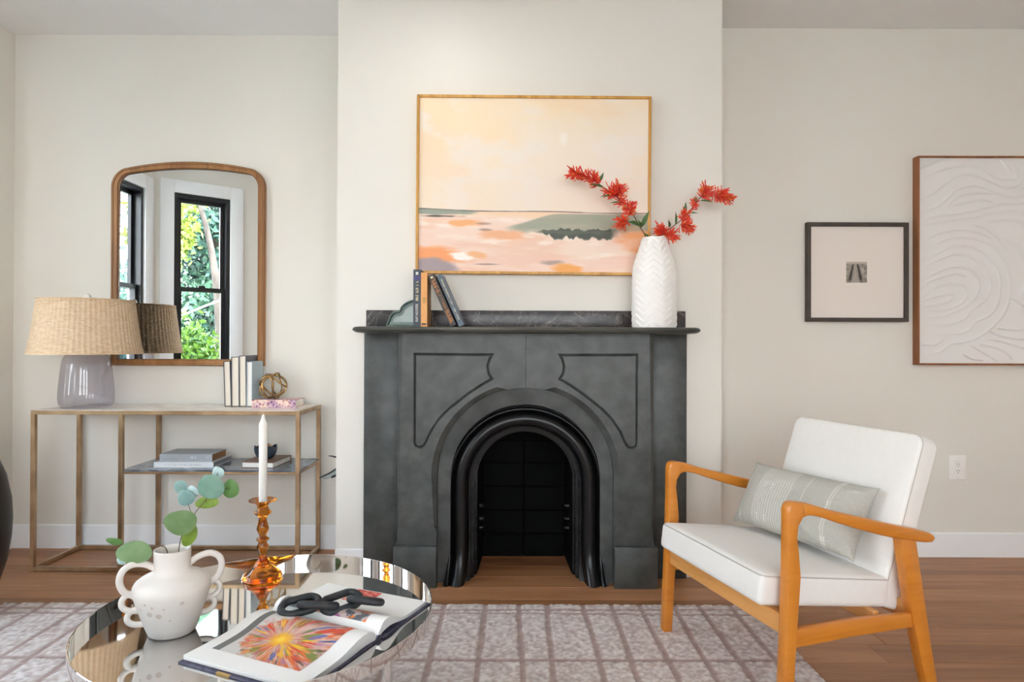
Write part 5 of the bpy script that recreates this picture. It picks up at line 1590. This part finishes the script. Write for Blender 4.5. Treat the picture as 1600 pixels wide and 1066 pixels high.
def edge_loop(x0, x1, y0, y1, z, r, M, n=6):
    pts = []
    for (cx, cy, a0) in ((x1 - r, y1 - r, 0), (x0 + r, y1 - r, 90), (x0 + r, y0 + r, 180), (x1 - r, y0 + r, 270)):
        for k in range(n + 1):
            a = R(a0 + 90 * k / n)
            pts.append(M @ Vector((cx + r * math.cos(a), cy + r * math.sin(a), z)))
    return pts
SEAT_M = Matrix.Translation((-0.078, 0.0, 0.392)) @ Matrix.Rotation(R(7.0), 4, 'Y')
seat = cushion('seat_cushion', 0.0, 0.470, 0.036, 0.612, -0.045, 0.048, SEAT_M, fabric_w, ac, 0.018, 0.010)
tube('seat_piping', edge_loop(0.003, 0.467, 0.039, 0.609, 0.0405, 0.02, SEAT_M), 0.0022, piping_m, seat, 6, True)
BACK_M = Matrix.Translation((0.350, 0.0, 0.300)) @ Matrix.Rotation(R(18.5), 4, 'Y')
# back: local x = thickness, local z = height (tilted backwards)
def back_cushion():
    bm = bmesh.new()
    bbox(bm, 0, 0.072, 0.040, 0.608, 0, 0.545)
    bmesh.ops.bevel(bm, geom=[e for e in bm.edges if abs(e.verts[0].co.x - e.verts[1].co.x) > 0.05 and e.verts[0].co.z > 0.3], offset=0.035, segments=6, profile=0.5, affect='EDGES')
    bmesh.ops.bevel(bm, geom=[e for e in bm.edges if e.calc_face_angle(0) > R(50)], offset=0.010, segments=3, profile=0.5, affect='EDGES')
    for k in range(1, 14):
        bmesh.ops.bisect_plane(bm, geom=bm.verts[:] + bm.edges[:] + bm.faces[:], plane_co=(0, 0, 0.545 * k / 14), plane_no=(0, 0, 1))
        bmesh.ops.bisect_plane(bm, geom=bm.verts[:] + bm.edges[:] + bm.faces[:], plane_co=(0, 0.040 + 0.568 * k / 14, 0), plane_no=(0, 1, 0))
    for v in bm.verts:
        a = 2 * (v.co.y - 0.040) / 0.568 - 1; b = 2 * v.co.z / 0.545 - 1
        w = max(0, 1 - a ** 4) * max(0, 1 - b ** 4)
        if v.co.x < 0.03: v.co.x -= 0.010 * w
        elif v.co.x > 0.05: v.co.x += 0.004 * w
    bmesh.ops.transform(bm, matrix=BACK_M, verts=bm.verts)
    o = from_bm('back_cushion', bm, fabric_w, ac, 60)
    for xx in (0.009,):
        pts = []
        y0, y1, z0, z1, r = 0.0415, 0.6065, 0.004, 0.5435, 0.034
        for (cy, cz_, a0) in ((y1 - r, z1 - r, 0), (y0 + r, z1 - r, 90)):
            for k in range(7):
                a = R(a0 + 90 * k / 6)
                pts.append(BACK_M @ Vector((xx, cy + r * math.cos(a), cz_ + r * math.sin(a))))
        pts = [BACK_M @ Vector((xx, y1, z0))] + pts + [BACK_M @ Vector((xx, y0, z0))]
        tube('back_piping', pts, 0.0022, piping_m, o, 6)
    return o
back_cushion()

# lumbar pillow
def mat_pillow():
    m, t, b = nodes('pillow_weave')
    b.inputs['Roughness'].default_value = 0.9
    uv = t.nodes.new('ShaderNodeAttribute'); uv.attribute_name = 'Col'
    t.links.new(uv.outputs['Color'], b.inputs['Base Color'])
    co = t.nodes.new('ShaderNodeTexCoord')
    n = t.nodes.new('ShaderNodeTexNoise'); n.inputs['Scale'].default_value = 420
    t.links.new(co.outputs['Object'], n.inputs['Vector'])
    bu = t.nodes.new('ShaderNodeBump'); bu.inputs['Strength'].default_value = 0.4; bu.inputs['Distance'].default_value = 0.002
    t.links.new(n.outputs['Fac'], bu.inputs['Height']); t.links.new(bu.outputs[0], b.inputs['Normal'])
    return m
pil_m = mat_pillow()
PLN, PHH, PTT = 0.515, 0.250, 0.150
# corner targets in armchair coordinates (t = back, s = across)
A_bl, A_br, A_tl, A_tr = Vector((.225, .600, .440)), Vector((.300, .118, .420)), Vector((.345, .575, .625)), Vector((.420, .110, .645))
cen = (A_bl + A_br + A_tl + A_tr) / 4
ex_ = ((A_br - A_bl) + (A_tr - A_tl)).normalized(); ez_ = ((A_tl - A_bl) + (A_tr - A_br)); ez_ = (ez_ - ex_ * ez_.dot(ex_)).normalized(); ey_ = ez_.cross(ex_)
acM = Matrix.Translation((0.80, 1.843, 0)) @ Matrix.Rotation(math.atan2(0.28, 0.96), 4, 'Z')
pm_ = acM @ (Matrix.Translation(cen) @ Matrix((ex_, ey_, ez_)).transposed().to_4x4())
pw = thing('lumbar_pillow', 'grey green lumbar pillow with white stitched stripes on the armchair', 'pillow', (0, 0, 0))
pw.matrix_world = pm_
def pillow():
    nx, ny = 220, 90
    U, V = np.meshgrid(np.linspace(-1, 1, nx), np.linspace(-1, 1, ny))
    pin = 0.10
    X = U * PLN / 2 * (1 - pin * (1 - V ** 2) * np.abs(U) ** 3)
    Z = V * PHH / 2 * (1 - 0.07 * (1 - U ** 6) * np.abs(V) ** 3)
    h = (np.clip(1 - np.abs(U) ** 4.0, 0, 1) ** 0.55) * (np.clip(1 - np.abs(V) ** 2.4, 0, 1) ** 0.55) * PTT / 2
    wr = (fbm(U * 5 + 3, V * 4, 101, 3) - 0.5) * 0.010 * np.clip(1 - np.abs(U) ** 6, 0, 1) * np.clip(1 - np.abs(V) ** 6, 0, 1)
    fold = 0.006 * np.exp(-((V + 0.62 + 0.25 * (U - 0.8)) / 0.07) ** 2) * sstep(0.72, 0.85, U) + 0.006 * np.exp(-((V - 0.70 - 0.3 * (U - 0.8)) / 0.07) ** 2) * sstep(0.72, 0.85, U)
    def col(front):
        def f(_u, _v):
            s = U
            n = fbm(U * 160, V * 90, 103, 2)[..., None]
            c = np.zeros(U.shape + (3,)); c[:] = (180, 178, 169); c = c + (n - 0.5) * 22
            wht = np.array([226, 224, 216.0])
            def line(x, w, k=0.8, dash=None):
                nonlocal c
                m = np.exp(-((s - x) / w) ** 2) * k
                if dash is not None: m = m * dash
                c = c * (1 - m[..., None]) + wht * m[..., None]
            for q in range(13): line(-0.52 + q * 0.043, 0.009, 0.62)
            line(-0.80, 0.007, 0.55); line(0.22, 0.007, 0.6); line(0.60, 0.008, 0.7); line(0.635, 0.008, 0.6)
            for (x, v0) in ((-0.80, 0.35), (-0.80, -0.75), (-0.43, 0.25), (-0.30, 0.22), (-0.43, -0.72), (-0.30, -0.72), (0.22, -0.72), (0.60, 0.88), (0.64, 0.88), (0.60, -0.8), (0.64, -0.8), (0.60, 0.1)):
                d = np.exp(-((V - v0) / 0.11) ** 6) * (0.5 + 0.5 * np.sign(np.sin(V * 75)))
                line(x, 0.014, 1.0, d)
            return c
        return f
    for (nm, sg) in (('pillow_front', -1), ('pillow_back', 1)):
        hh = h + (wr + fold) * (sg < 0) * (1 - np.abs(U) ** 24) * (1 - np.abs(V) ** 24)
        painted_grid(nm, nx, ny, lambda u_, v_: (X, sg * hh, Z), col(sg < 0), pil_m, pw)
pillow()
